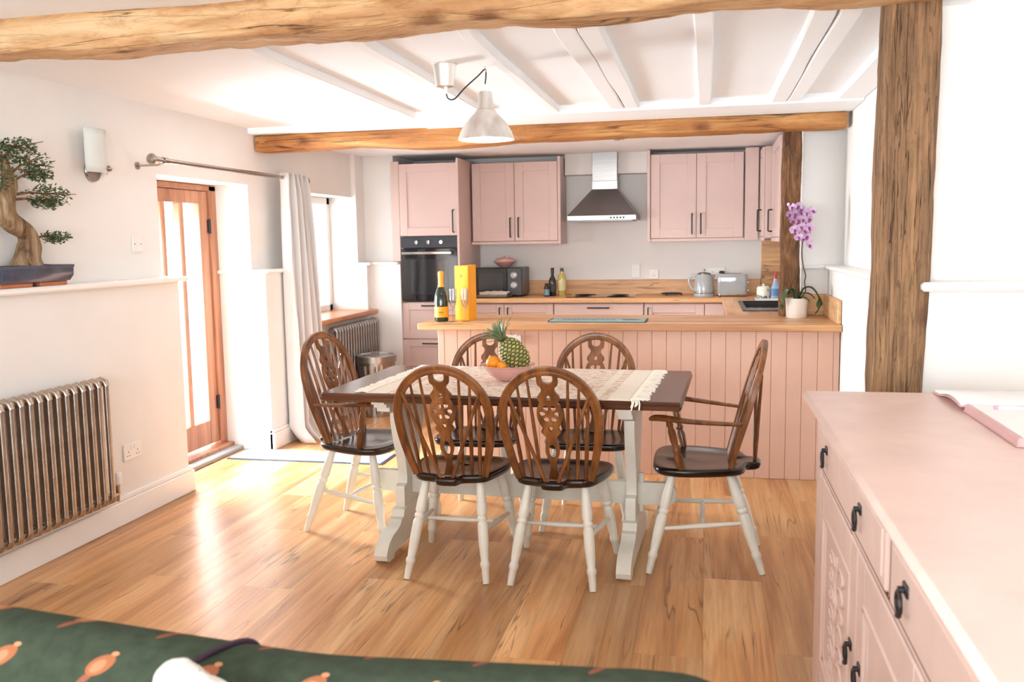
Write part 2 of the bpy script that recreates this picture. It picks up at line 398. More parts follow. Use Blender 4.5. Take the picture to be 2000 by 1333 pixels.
skirt('baseboard_left', [(-2.95, -2.905, -2.5, 4.645, .15)])
skirt('baseboard_left_far', [(-2.95, -2.91, 5.66, 7.58, .14)])
skirt('baseboard_right', [(.742, .77, 3.4, 5.33, .14)])
struct('trim_6', MB().box(-1.243, -.492, 8.14, 8.31, 2.0, 2.19, .004), m_wall)

# ------------------------------------------------------------------ timber beams and posts
def rough_bar(p0, p1, half, mtl, name, label, cat, seed, amp=.02, n=60, m=24, edge=None, lump=None):
    """a hewn timber: superellipse section swept along an axis, with worn, uneven faces"""
    a = Vector(p0); b = Vector(p1); d = (b - a); L = d.length; d.normalize()
    u = Vector((0, 0, 1)) if abs(d.z) < .5 else Vector((1, 0, 0)); wv = d.cross(u).normalized(); u = wv.cross(d).normalized()
    hu, hw = half; g = MB(); vs = []; fs = []
    for i in range(n + 1):
        t = i / n; c = a + d * (L * t); e = 1.0
        if i in (0, n): e = .93
        for k in range(m):
            an = 2 * PI * k / m; ca, sa = math.cos(an), math.sin(an)
            cu = math.copysign(abs(ca) ** .38, ca); su = math.copysign(abs(sa) ** .38, sa)
            q = c + (u * (cu * hu) + wv * (su * hw)) * e
            nz = noise.noise(Vector((t * L * 2.2 + seed * 7, cu * 1.3, su * 1.3))) * amp + noise.noise(Vector((t * L * 8 + seed, cu * 3, su * 3))) * amp * .35 + noise.noise(Vector((t * L * 22 + seed, cu * 6, su * 6))) * amp * .16
            q += (u * cu + wv * su).normalized() * nz
            if lump: q += lump(t, cu, su) * u
            vs.append(q)
    for i in range(n):
        for k in range(m):
            l = (k + 1) % m; fs.append((i * m + k, i * m + l, (i + 1) * m + l, (i + 1) * m + k))
    fs.append(tuple(range(m))); fs.append(tuple(n * m + k for k in range(m)))
    g.add(vs, fs)
    return solo(name, g, mtl, label, cat, smooth=50)
def lump1(t, cu, su):
    if cu > 0: return 0
    return .012 * math.sin(t * 19 + 1) * math.sin(t * 7.3) - .008 * max(0, math.cos((t - .36) * 9)) - .006
rough_bar((-3.0, 3.15, 2.239), (.90, 3.15, 2.239), (.066, .10), m_beam, 'timber_beam', 'pale knotty oak ceiling beam nearest the viewer, above the sofa', 'beam', 1, .026, 110, 28, lump=lump1)
def lump2(t, cu, su):
    v = -.006
    if cu < 0: v += -.030 * math.exp(-((t - .33) / .10) ** 2) + .010 * math.exp(-((t - .19) / .06) ** 2) - .008 * math.exp(-((t - .03) / .04) ** 2)
    else: v += .012 * math.exp(-((t - .33) / .12) ** 2)
    return v
rough_bar((-3.02, 5.85, 2.118), (.82, 5.85, 2.118), (.052, .085), m_beamd, 'timber_beam', 'orange oak ceiling beam spanning above the breakfast bar', 'beam', 5, .011, 110, 28, lump=lump2)
def post_lump(t, cu, su): return 0
rough_bar((.628, 3.29, 0), (.66, 3.29, 2.26), (.088, .075), m_post, 'timber_post', 'thick weathered grey-brown timber post behind the pink sideboard', 'post', 9, .012, 80, 28)
rough_bar((.522, 5.955, .92), (.522, 5.955, 2.10), (.058, .055), m_bark, 'timber_post', 'dark timber post with bark standing on the breakfast bar', 'post', 14, .019, 90, 32)

# ------------------------------------------------------------------ glazed door (left)
d = solo('door_1', MB().box(-3.36, -3.27, 5.575, 5.66, .02, 1.82, .004).box(-3.36, -3.27, 4.62, 5.66, 1.785, 1.822, .004).box(-3.36, -3.27, 4.62, 4.70, .02, 1.82, .004).box(-3.40, -3.22, 4.64, 5.66, 0, .055, .004), m_door, kind='structure')
part(d, 'threshold', MB().box(-3.24, -3.15, 4.62, 5.66, .0, .03, .006), paint('stone_threshold', (150, 150, 150), .6))
Y0, Y1, Z0, Z1 = 4.70, 5.575, .075, 1.783
part(d, 'stile', MB().box(-3.335, -3.285, Y1 - .105, Y1 - .003, Z0, Z1, .004), m_door)
part(d, 'stile', MB().box(-3.335, -3.285, Y0 + .003, Y0 + .10, Z0, Z1, .004), m_door)
part(d, 'top_rail', MB().box(-3.335, -3.285, Y0 + .1, Y1 - .105, Z1 - .085, Z1, .004), m_door)
part(d, 'bottom_rail', MB().box(-3.335, -3.285, Y0 + .1, Y1 - .105, Z0, Z0 + .165, .004), m_door)
ys = [Y1 - .105, 5.26, 5.055, 4.80]
for i in range(1, 3): part(d, 'glazing_bar', MB().box(-3.338, -3.282, ys[i] - .022, ys[i] + .022, Z0 + .16, Z1 - .08, .008), m_door)
for i in range(3): part(d, 'pane', MB().box(-3.312, -3.308, ys[i + 1] + .02, ys[i] - .02, Z0 + .165, Z1 - .085), m_glass, 0)
for z in (.35, 1.55): part(d, 'hinge', MB().box(-3.286, -3.272, 5.558, 5.588, z - .045, z + .045, .002).tube([(-3.272, 5.573, z - .05), (-3.272, 5.573, z + .05)], .007, 8), m_black)
# ------------------------------------------------------------------ dining window
wd = solo('window_1', MB().box(-3.30, -3.24, 6.3, 6.36, .83, 1.82, .004).box(-3.30, -3.24, 7.44, 7.5, .83, 1.82, .004).box(-3.30, -3.24, 6.3, 7.5, 1.76, 1.82, .004).box(-3.30, -3.24, 6.3, 7.5, .83, .89, .004).box(-3.295, -3.245, 6.88, 6.92, .85, 1.8, .004), m_trim, kind='structure')
part(wd, 'pane', MB().box(-3.272, -3.268, 6.36, 6.88, .89, 1.76), m_glass, 0)
part(wd, 'pane', MB().box(-3.272, -3.268, 6.92, 7.44, .89, 1.76), m_glass, 0)
part(wd, 'window_latch', MB().sphere((-3.215, 7.12, 1.03), .022, .02, .03).box(-3.25, -3.215, 7.112, 7.128, 1.02, 1.04, .003), m_sill)
part(wd, 'window_sill', MB().box(-3.25, -2.845, 6.34, 7.60, .80, .838, .008), m_sill)
struct('window_2', MB().box(2.42, 2.48, -.75, -.69, .55, 2.15).box(2.42, 2.48, .29, .35, .55, 2.15).box(2.42, 2.48, -.75, .35, .55, .61).box(2.42, 2.48, -.75, .35, 2.09, 2.15).box(2.43, 2.47, -.23, -.17, .55, 2.15), m_trim)
struct('window_3', MB().box(-2.45, 1.25, -2.58, -2.52, .45, .51).box(-2.45, 1.25, -2.58, -2.52, 2.19, 2.25).box(-2.45, -2.39, -2.58, -2.52, .45, 2.25).box(1.19, 1.25, -2.58, -2.52, .45, 2.25).box(-.63, -.57, -2.57, -2.53, .45, 2.25), m_trim)

part(bpy.data.objects['window_2'], 'pane', MB().box(2.448, 2.452, -.69, .29, .61, 2.09), m_glass, 0)
part(bpy.data.objects['window_3'], 'pane', MB().box(-2.39, 1.19, -2.552, -2.548, .51, 2.19), m_glass, 0)

# ------------------------------------------------------------------ curtain pole and curtain
rd = thing('curtain_pole', 'brushed nickel curtain pole above the glazed door', 'curtain pole', (-2.88, 5.2, 1.884))
part(rd, 'rod', MB().tube([(-2.88, 4.40, 1.884), (-2.88, 6.22, 1.884)], .0135, 14).tube([(-2.88, 4.46, 1.884), (-2.88, 4.50, 1.884)], .018, 14), m_nickel)
for y, s in ((4.40, -1), (6.22, 1)):
    part(rd, 'finial', MB().tube([(-2.88, y + s * a, 1.884) for a in (0, .008, .016, .03, .045, .056, .06)], [.018, .018, .014, .026, .030, .022, .005], 16), m_nickel)
for y in (4.445, 6.16):
    part(rd, 'bracket', MB().tube([(-3.035, y, 1.859), (-2.90, y, 1.859), (-2.88, y, 1.866), (-2.88, y, 1.872)], .006, 8).tube([(-3.035, y, 1.859), (-3.022, y, 1.859)], .02, 14), m_nickel)
t = NT('curtain_linen'); t.b.inputs['Roughness'].default_value = .85; t.b.inputs['Base Color'].default_value = lin((222, 219, 216))
tc = t.n('ShaderNodeTexCoord'); wv = t.n('ShaderNodeTexNoise', i_Scale=220.0); t.l(tc.outputs['Object'], wv.inputs['Vector']); t.bump(wv.outputs[0], .1, .002)
t.b.inputs['Transmission Weight'].default_value = 0
m_curt = t.m
cu = thing('curtain', 'pale grey full length curtain gathered beside the glazed door', 'curtain', (-2.86, 6.03, 0))
def curt(u, v):
    # v 0 floor .. 1 top
    z = .012 + v * 1.905
    wtop, wbot = .17, .27
    k = (1 - v) ** .7
    half = wtop + (wbot - wtop) * k
    yc = 6.03 + .07 * k
    y = yc + (u * 2 - 1) * half
    amp = .030 + .028 * k
    ph = u * PI * 2 * 4.5
    x = -2.868 + .018 * k + amp * math.sin(ph + .5 * k) + .012 * math.sin(ph * 2.3 + v * 2)
    y += .02 * math.cos(ph) * (.6 + k)
    if v > .965: x += .006 * math.sin(ph * 3)
    if v < .05: x += (.05 - v) * 1.6; 
    return (x, y, z)
g = MB().grid(curt, 110, 36)
cob = part(cu, 'curtain_panel', g, m_curt, 80); sm = cob.modifiers.new('thick', 'SOLIDIFY'); sm.thickness = .004
part(cu, 'hem', MB().grid(lambda u, v: tuple(Vector(curt(u, v * .02)) + Vector((.006, 0, 0))), 110, 2), m_curt, 80)

# ------------------------------------------------------------------ column radiators
def radiator(x, y0, n, z0, z1, m, label, pitch=.056, cols=2, valve=None):
    o = thing('column_radiator', label, 'radiator', (x, y0 - n * pitch / 2, z0))
    def section():
        g = MB()
        for c in range(cols):
            xc = (c - (cols - 1) / 2) * .058
            g.tube([(xc, 0, .035), (xc, 0, z1 - z0 - .035)], .0135, 10, cap=False)
        xw = (cols - 1) / 2 * .058
        for zz in (.028, z1 - z0 - .028):
            s = 1 if zz > .1 else -1
            g.tube([(-xw - .004, 0, zz - s * .012), (-xw + .004, 0, zz + s * .008), (0, 0, zz + s * .016), (xw - .004, 0, zz + s * .008), (xw + .004, 0, zz - s * .012)], [.015, .018, .020, .018, .015], 10)
            g.tube([(0, -pitch / 2, zz), (0, -.014, zz), (0, .014, zz), (0, pitch / 2, zz)], [.0165, .019, .019, .0165], 10)
        return mesh_of(g, 'section', m, 40)
    me = section()
    for i in range(n):
        q = bpy.data.objects.new('section', me); COL.objects.link(q); q.parent = o
        q.location = (0, n * pitch / 2 - (i + .5) * pitch, 0)
    for i in (1, n - 2):
        yb = y0 - (i + .5) * pitch
        part(o, 'wall_bracket', MB().tube([(x - .08, yb + pitch / 2, z1 - .09), (x, yb + pitch / 2, z1 - .09)], .007, 8), m)
        part(o, 'foot', MB().box(x - .03, x + .03, yb + pitch / 2 - .01, yb + pitch / 2 + .01, 0.0, z0 + .015, .003), m) if z0 < .12 else None
    if valve:
        yv, zv = valve
        v = part(o, 'valve', MB().tube([(x, y0 - .01, z0 + .028), (x, y0 + .03, z0 + .028), (x, yv, z0 + .03), (x, yv, z0 + .07)], [.012, .014, .014, .014], 10).tube([(x, yv, z0 + .03), (x, yv, z0 - .005), (x - .045, yv, z0 - .008)], .009, 10), m_nickel)
        part(v, 'valve_head', MB().lathe([(.012, 0), (.021, .005), (.022, .02), (.0235, .03), (.0235, .055), (.02, .064), (.008, .067)], 20, (x, yv, z0 + .075)), m_white)
    return o
radiator(-2.865, 3.835, 21, .165, .79, m_rad, 'brown metal column radiator on the left wall under the bonsai', valve=(3.885, .27))
radiator(-2.845, 7.50, 17, .14, .765, m_raddark, 'grey metal column radiator under the window sill')

# ------------------------------------------------------------------ sockets and switches
def plate(x, y, z, wd, h, facing, label, kind, grp=None, name='wall_socket', cat='socket'):
    o = thing(name, label, cat, (x, y, z), 0, grp)
    def B(a0, a1, b0, b1, c0, c1, r=.002):   # a along wall, b height, c out from wall
        if facing == 'X': return MB().box(x + c0, x + c1, y + a0, y + a1, z + b0, z + b1, r)
        return MB().box(x + a0, x + a1, y - c1, y - c0, z + b0, z + b1, r)
    part(o, 'face_plate', B(-wd / 2, wd / 2, -h / 2, h / 2, 0, .009, .003), m_white)
    if kind == 'double':
        for s in (-1, 1):
            part(o, 'rocker', B(s * .012 - .006, s * .012 + .006, h * .14, h * .36, .008, .0125, .001), m_white)
            for (dx, dz, ww, hh) in ((0, .004, .004, .009), (-.010, -.016, .008, .004), (.010, -.016, .008, .004)):
                part(o, 'pin_hole', B(s * .038 + dx - ww / 2, s * .038 + dx + ww / 2, dz - hh / 2 - .004, dz + hh / 2 - .004, .0085, .0096, 0), m_darkgrey)
    elif kind == 'tv':
        part(o, 'rocker', B(-.012, .012, -.012, .014, .008, .0125, .002), m_white)
        for s in (-1, 1): part(o, 'screw', B(s * .028 - .003, s * .028 + .003, -.003, .003, .0085, .0098, 0), m_darkgrey)
    elif kind == 'switch':
        part(o, 'rocker', B(-.014, .014, -.02, .02, .008, .012, .002), m_white)
    elif kind == 'single':
        part(o, 'rocker', B(.01, .02, .012, .03, .008, .0125, .001), m_white)
        for (dx, dz, ww, hh) in ((0, .004, .004, .009), (-.010, -.016, .008, .004), (.010, -.016, .008, .004)):
            part(o, 'pin_hole', B(dx - ww / 2, dx + ww / 2, dz - hh / 2, dz + hh / 2, .0085, .0096, 0), m_darkgrey)
    return o
plate(-2.93, 4.105, .36, .148, .086, 'X', 'white double wall socket low on the left wall beside the radiator', 'double')
plate(-3.03, 4.40, 1.435, .088, .088, 'X', 'white square aerial socket on the left wall by the door', 'tv')
plate(-.62, 8.3, 1.13, .075, .125, 'Y', 'tall white switch plate on the kitchen wall under the hood', 'switch', name='wall_switch', cat='switch')
plate(-.458, 8.3, 1.10, .088, .088, 'Y', 'small square white socket on the kitchen wall', 'single')
sk = plate(.10, 8.3, 1.115, .148, .086, 'Y', 'white double socket behind the kettle and toaster', 'double')
part(sk, 'plug', MB().box(.12, .168, 8.255, 8.292, 1.085, 1.125, .008), m_black)
plate(-1.146, 5.385, .822, .09, .05, 'Y', 'white socket on the pink panelling of the breakfast bar', 'single')

# ------------------------------------------------------------------ wall sconce
sc = thing('wall_sconce', 'frosted glass wall light with a nickel base on the left wall', 'wall light', (-3.03, 4.06, 1.80))
part(sc, 'base', MB().lathe([(.0, 0), (.055, 0), (.058, .008), (.054, .016), (.02, .02)], 28).xf(Matrix.Translation((-3.03, 4.065, 1.805)) @ Matrix.Rotation(PI / 2, 4, 'Y')), m_nickel)
part(sc, 'arm', MB().tube([(-3.02, 4.065, 1.805), (-2.95, 4.065, 1.805)], .009, 10).tube([(-2.955, 4.03, 1.815), (-2.955, 4.095, 1.815)], .011, 10).tube([(-2.955, 4.09, 1.815), (-2.955, 4.105, 1.815)], .017, 12), m_nickel)
t = NT('frosted_glass'); t.b.inputs['Base Color'].default_value = lin((240, 246, 242)); t.b.inputs['Roughness'].default_value = .25; t.b.inputs['Alpha'].default_value = .72
m_frost = t.m
def shade(u, v):
    y = 3.93 + u * .235; z = 1.79 + v * .215
    a = (u - .35)
    return (-2.935 + .0 - .18 * a * a, y, z)
so = part(sc, 'glass_shade', MB().grid(shade, 16, 6), m_frost, 60); so.modifiers.new('t', 'SOLIDIFY').thickness = .006
part(sc, 'lamp_tube', MB().lathe([(.0, .0), (.028, .004), (.03, .02), (.03, .16), (.022, .18), (0, .185)], 20, (-2.975, 4.03, 1.825)), paint('opal_glass', (244, 243, 236), .3))

# ------------------------------------------------------------------ bonsai on the ledge
bz = LZ + .016
bo = thing('bonsai', 'bonsai tree with a thick twisted trunk in a glazed blue pot', 'bonsai', (-2.945, 3.46, bz))
def rrect(hx, hy, r, n=6):
    pts = []
    for cx, cy, a0 in ((hx - r, hy - r, 0), (-hx + r, hy - r, 90), (-hx + r, -hy + r, 180), (hx - r, -hy + r, 270)):
        for k in range(n + 1):
            a = math.radians(a0 + 90 * k / n); pts.append((cx + r * math.cos(a), cy + r * math.sin(a)))
    return pts
def loft(rings, cap0=True, cap1=True):
    n = len(rings[0]); vs = [p for r in rings for p in r]; fs = []
    for i in range(len(rings) - 1):
        for k in range(n):
            l = (k + 1) % n; fs.append((i * n + k, i * n + l, (i + 1) * n + l, (i + 1) * n + k))
    if cap0: fs.append(tuple(range(n))[::-1])
    if cap1: fs.append(tuple((len(rings) - 1) * n + k for k in range(n)))
    return MB().add(vs, fs)
def pot_ring(s, z, sy=None): return [(-2.945 + a * s, 3.46 + b * (sy or s), bz + z) for a, b in rrect(.075, .245, .03)]
part(bo, 'pot', loft([pot_ring(.72, .018, .84), pot_ring(.86, .022, .92), pot_ring(.98, .045, .985), pot_ring(.99, .07, .99), pot_ring(1.0, .083, 1.0), pot_ring(1.02, .084, 1.01), pot_ring(1.02, .094, 1.01), pot_ring(.93, .094, .975), pot_ring(.91, .075, .97)]), paint('blue_glaze', (62, 74, 94), .12, var=.15, nscale=12, coat=.5))
part(bo, 'soil', loft([pot_ring(.9, .080, .96), pot_ring(.7, .092, .8), pot_ring(.3, .097, .4)]).map(lambda p: p + Vector((0, 0, .006 * noise.noise(p * 60)))), paint('soil', (74, 48, 36), .95, var=.3, nscale=80, bump=.8, bscale=150))
part(bo, 'foot_tray', MB().box(-3.0, -2.89, 3.25, 3.44, bz + .0, bz + .02, .004).box(-3.0, -2.89, 3.49, 3.66, bz + .0, bz + .02, .004), paint('terracotta', (190, 116, 82), .7))
trunk_path = [(-2.945, 3.47, .085), (-2.945, 3.475, .12), (-2.945, 3.49, .16), (-2.945, 3.50, .205), (-2.945, 3.475, .245), (-2.945, 3.42, .27), (-2.945, 3.375, .31), (-2.945, 3.37, .37), (-2.945, 3.40, .43), (-2.945, 3.40, .50), (-2.945, 3.38, .56)]
tr = [.072, .058, .047, .042, .042, .044, .043, .04, .034, .026, .014]
g = MB()
def smooth_path(P, R, k=5):
    out = []; rad = []
    for i in range(len(P) - 1):
        p0 = Vector(P[max(i - 1, 0)]); p1 = Vector(P[i]); p2 = Vector(P[i + 1]); p3 = Vector(P[min(i + 2, len(P) - 1)])
        for j in range(k):
            t = j / k
            q = .5 * ((2 * p1) + (p2 - p0) * t + (2 * p0 - 5 * p1 + 4 * p2 - p3) * t * t + (3 * p1 - p0 - 3 * p2 + p3) * t ** 3)
            out.append(q); rad.append(R[i] * (1 - t) + R[i + 1] * t)
    out.append(Vector(P[-1])); rad.append(R[-1]); return out, rad
pp, rr_ = smooth_path([(a, b, c + bz) for a, b, c in trunk_path], tr)
g.tube(pp, rr_, 16); g.map(lambda p: p + Vector((noise.noise(p * 18), noise.noise(p * 18 + Vector((5, 0, 0))), 0)) * .012)
part(bo, 'trunk', g, wood('bonsai_bark', [(92, 64, 42), (150, 118, 84), (196, 172, 138)], 'Z', 2.0, .8, .8, streak=.4), 60)
m_leafb = paint('bonsai_leaf', (84, 108, 66), .45, var=.3, nscale=30)
pads = [((-2.93, 3.62, 1.47 - bz + bz), (.05, .085, .028)), ((-2.93, 3.60, 1.66), (.06, .13, .05)), ((-2.93, 3.50, 1.80), (.07, .11, .055)), ((-2.93, 3.43, 1.865), (.07, .085, .035)), ((-2.95, 3.28, 1.72), (.08, .12, .06)), ((-2.93, 3.57, 1.625), (.05, .10, .03)), ((-2.95, 3.33, 1.82), (.07, .10, .05)), ((-2.93, 3.53, 1.75), (.05, .09, .03))]
branches = MB()
starts = [(-2.945, 3.50, bz + .205), (-2.945, 3.40, bz + .40), (-2.945, 3.40, bz + .48), (-2.945, 3.38, bz + .55), (-2.945, 3.37, bz + .35), (-2.945, 3.39, bz + .38), (-2.945, 3.39, bz + .52), (-2.945, 3.40, bz + .45)]
g = MB(); rl = random.Random(11)
for (c, r), st in zip(pads, starts):
    c = Vector(c) + Vector((.022, 0, 0)); st = Vector(st); mid = st.lerp(c, .55) + Vector((0, 0, .012))
    branches = MB().tube([st, mid, c], [.007, .0045, .002], 6)
    for k in range(8):
        e = c + Vector((rl.uniform(-1, 1) * r[0], rl.uniform(-1, 1) * r[1], rl.uniform(-.6, .6) * r[2])); branches.tube([mid.lerp(c, .6), e], [.003, .0015], 4)
    part(bo, 'branch', branches, m_bark, 60)
    for k in range(270):
        while True:
            q = Vector((rl.uniform(-1, 1), rl.uniform(-1, 1), rl.uniform(-1, 1)))
            if .2 < q.length < 1: break
        p = c + Vector((q.x * r[0], q.y * r[1], q.z * r[2])); L = rl.uniform(.015, .024); W = L * .3
        dr = Vector((rl.uniform(-.5, .5), rl.uniform(-.3, 1) + .3, rl.uniform(-.4, .5))).normalized(); sd = dr.cross(Vector((rl.uniform(-.6, .6), rl.uniform(-.6, .6), 1))).normalized(); nn = dr.cross(sd)
        g.add([p, p + dr * L * .5 + sd * W + nn * .002, p + dr * L, p + dr * L * .5 - sd * W + nn * .002], [(0, 1, 2), (0, 2, 3)])
part(bo, 'foliage', g, m_leafb, 0, kind='stuff')

# ------------------------------------------------------------------ door mat
t = NT('door_mat_fabric'); t.b.inputs['Roughness'].default_value = .9
tc = t.n('ShaderNodeTexCoord'); vo = t.n('ShaderNodeTexVoronoi', i_Scale=9.0); t.l(tc.outputs['Object'], vo.inputs['Vector'])
r = t.ramp(vo.outputs['Distance'], [(.25, lin((226, 232, 240))), (.4, lin((150, 168, 196)))]); t.l(r.outputs[0], t.b.inputs['Base Color'])
dm = thing('door_mat', 'pale blue door mat with a dark edge inside the glazed door', 'mat', (-2.6, 5.5, 0))
part(dm, 'mat_base', MB().box(-3.12, -2.02, 5.365, 5.655, 0, .006, .002), paint('mat_rubber', (62, 68, 84), .8))
part(dm, 'mat_pile', MB().box(-3.105, -2.035, 5.38, 5.64, .005, .010, .003), t.m)

# ------------------------------------------------------------------ galvanised bin
bn = thing('metal_bin', 'galvanised steel bin with a lid below the far radiator', 'bin', (-2.655, 6.98, 0))
g = MB(); prof = [(.125, 0), (.13, .01), (.128, .012)]
n = 72; vs = []; fs = []
lev = [(.128, .0, 0), (.130, .02, 0), (.131, .04, 1), (.155, .42, 1), (.156, .435, 0), (.158, .455, 0)]
for r, z, rib in lev:
    for k in range(n):
        a = 2 * PI * k / n; q = r + (.0035 * (1 if (k // 2) % 2 else -1) if rib else 0); vs.append((-2.655 + q * math.cos(a), 6.98 + q * math.sin(a), z))
for i in range(len(lev) - 1):
    for k in range(n): fs.append((i * n + k, i * n + (k + 1) % n, (i + 1) * n + (k + 1) % n, (i + 1) * n + k))
fs.append(tuple(range(n))[::-1]); g.add(vs, fs); part(bn, 'body', g, m_galv, 20)
lid = part(bn, 'lid', MB().lathe([(.166, .45), (.170, .452), (.171, .50), (.166, .505), (.15, .507), (.135, .498), (.10, .503), (0, .508)], 48, (-2.655, 6.98, 0)), m_galv)
part(lid, 'lid_handle', MB().tube([(-2.695, 6.98, .505), (-2.69, 6.98, .525), (-2.62, 6.98, .525), (-2.615, 6.98, .505)], .005, 8), m_galv)
for s in (-1, 1): part(bn, 'handle', MB().tube([(-2.655 + s * .15, 6.94, .40), (-2.655 + s * .185, 6.95, .37), (-2.655 + s * .185, 7.01, .37), (-2.655 + s * .15, 7.02, .40)], .005, 8), m_galv)

# ================================================================== kitchen
def dhandle(p0, p1, out, r=.006, m=None):
    """bar handle between two points standing off along vector out"""
    a = Vector(p0); b = Vector(p1); o = Vector(out); d = (b - a).normalized() * .012
    return MB().tube([a, a + o * .65, a + o + d * .3, a + o + d, b + o - d, b + o - d * .3, b + o * .65, b], r, 8, ref=(d.cross(o)).normalized())
def shaker(w, h, rail=.07, t=.021, rec=.009):
    g = MB(); g.box(rail - .004, w - rail + .004, rec, t, rail - .004, h - rail + .004)
    g.box(0, rail, 0, t, 0, h, .0025); g.box(w - rail, w, 0, t, 0, h, .0025)
    g.box(rail, w - rail, .0, t, h - rail, h, .0015); g.box(rail, w - rail, .0, t, 0, rail, .0015)
    return g
def slab(w, h, t=.02): return MB().box(0, w, 0, t, 0, h, .002)
def place_y(g, x, y, z): return g.xf(Matrix.Translation((x, y, z)))                       # faces -Y
def place_x(g, x, y, z): return g.xf(Matrix.Translation((x, y, z)) @ Matrix.Rotation(-PI / 2, 4, 'Z'))  # faces -X, width runs toward -Y

# tall oven housing
YF = 7.60
tall = thing('oven_cabinet', 'tall pink kitchen cabinet holding the oven', 'cabinet', (-2.36, 7.95, 0))
part(tall, 'body', MB().box(-2.625, -2.10, YF + .02, 8.29, .10, .895).box(-2.625, -2.10, YF + .02, 8.29, 1.474, 2.10).box(-2.625, -2.61, YF + .02, 8.29, .1, 2.1).box(-2.625, -2.10, 8.2, 8.29, .1, 2.1), m_pink)
part(tall, 'side_panel', MB().box(-2.097, -2.077, YF - .04, 8.29, 0, 2.135, .002), m_pink)
part(tall, 'filler_panel', MB().box(-2.706, -2.632, YF + .015, YF + .04, LZ + .02, 2.125, .002), m_pink)
dd = part(tall, 'door', place_y(shaker(.522, .622), -2.625, YF, 1.478), m_pink)
part(dd, 'handle', dhandle((-2.137, YF, 1.505), (-2.137, YF, 1.695), (0, -.032, 0)), m_black)
dr = part(tall, 'drawer', place_y(shaker(.522, .315, .06), -2.625, YF, .572), m_pink)
part(dr, 'handle', dhandle((-2.44, YF, .865), (-2.27, YF, .865), (0, -.032, 0)), m_black)
dr = part(tall, 'drawer', place_y(shaker(.522, .44, .06), -2.625, YF, .122), m_pink)
part(dr, 'handle', dhandle((-2.44, YF, .53), (-2.27, YF, .53), (0, -.032, 0)), m_black)
part(tall, 'plinth', MB().box(-2.625, -2.10, YF + .06, YF + .08, 0, .118), m_pink)
# oven
ov = thing('built_in_oven', 'black built-in oven with three dials and a steel bar handle', 'oven', (-2.36, 7.9, .90))
part(ov, 'body', MB().box(-2.605, -2.105, YF + .03, 8.15, .90, 1.468), m_darkgrey)
cp = part(ov, 'control_panel', MB().box(-2.622, -2.104, YF - .004, YF + .03, 1.372, 1.470, .003), paint('oven_panel', (58, 60, 66), .25))
for x in (-2.475, -2.365, -2.25):
    k = part(cp, 'dial', MB().lathe([(.0, .022), (.016, .022), (.019, .018), (.02, .0)][::-1], 24).xf(Matrix.Translation((x, YF - .004, 1.42)) @ Matrix.Rotation(PI / 2, 4, 'X')).box(x - .003, x + .003, YF - .032, YF - .024, 1.404, 1.436, .001), m_chrome)
od = part(ov, 'oven_door', MB().box(-2.622, -2.104, YF - .006, YF + .028, .904, 1.366, .003), m_blackgloss)
part(od, 'oven_window', MB().box(-2.53, -2.195, YF - .0075, YF - .004, .96, 1.27, .001), paint('oven_window', (40, 42, 46), .05, coat=.5))
part(od, 'handle', MB().box(-2.605, -2.15, YF - .052, YF - .036, 1.315, 1.338, .004).box(-2.595, -2.57, YF - .04, YF - .004, 1.318, 1.335, .002).box(-2.185, -2.16, YF - .04, YF - .004, 1.318, 1.335, .002), m_chrome)

# wall cupboards
YW = 7.95
def wallcab(x0, x1, z0, z1, label, endl, endr, fill=None, topgap=.022):
    o = thing('wall_cupboard', label, 'cupboard', ((x0 + x1) / 2, 8.1, z0))
    part(o, 'body', MB().box(x0 + .01, x1 - .01, YW + .022, 8.29, z0 + .025, z1 - topgap - .03), m_pink)
    part(o, 'pelmet', MB().box(x0, x1, YW + .002, YW + .022, z0 - .004, z0 + .020, .002), m_pink)
    xm = (x0 + x1) / 2; hz0 = z0 + .025; h = z1 - topgap - hz0
    for i, (a, b) in enumerate(((x0 + .012, xm - .002), (xm + .002, x1 - .012))):
        q = part(o, 'door', place_y(shaker(b - a, h, .078), a, YW, hz0), m_pink)
        hx = b - .035 if i == 0 else a + .035
        part(q, 'handle', dhandle((hx, YW, hz0 + .035), (hx, YW, hz0 + .205), (0, -.032, 0)), m_black)
    if endl: part(o, 'end_panel', MB().box(x0 - .018, x0 + .008, YW - .012, 8.29, z0 - .006, z1 + .02, .002), m_pink)
    if endr: part(o, 'end_panel', MB().box(x1 - .008, x1 + .018, YW - .012, 8.29, z0 - .006, z1 + .02, .002), m_pink)
    if fill: part(o, 'filler_panel', MB().box(x1 + .002, fill, YW + .0, YW + .022, z0 - .004, z1 + .01, .002), m_pink)
    return o
wallcab(-2.070, -1.270, 1.395, 2.135, 'pink double-door wall cupboard between the oven and the hood', False, True)
wallcab(-.478, .322, 1.398, 2.160, 'pink double-door wall cupboard right of the cooker hood', True, False, .434)
def sidecab(xf, y0, y1, z0, z1, label, yh):
    o = thing('wall_cupboard', label, 'cupboard', (xf + .15, (y0 + y1) / 2, z0))
    part(o, 'body', MB().box(xf + .022, .79, y0, y1 - .002, z0 + .02, z1, .002), m_pink)
    q = part(o, 'door', place_x(shaker(y1 - y0 - .008, z1 - z0 - .035, .07), xf, y1 - .004, z0 + .03), m_pink)
    part(q, 'handle', dhandle((xf, yh, z0 + .075), (xf, yh, z0 + .245), (-.032, 0, 0)), m_black)
    part(o, 'pelmet', MB().box(xf, xf + .022, y0, y1, z0 - .005, z0 + .025, .002), m_pink)
    return o
sidecab(.445, 7.62, 7.945, 1.395, 2.145, 'pink corner wall cupboard with its door facing the sink', 7.69)
sidecab(.518, 6.85, 7.612, 1.39, 2.155, 'pink wall cupboard nearest the bark-covered post', 7.50)

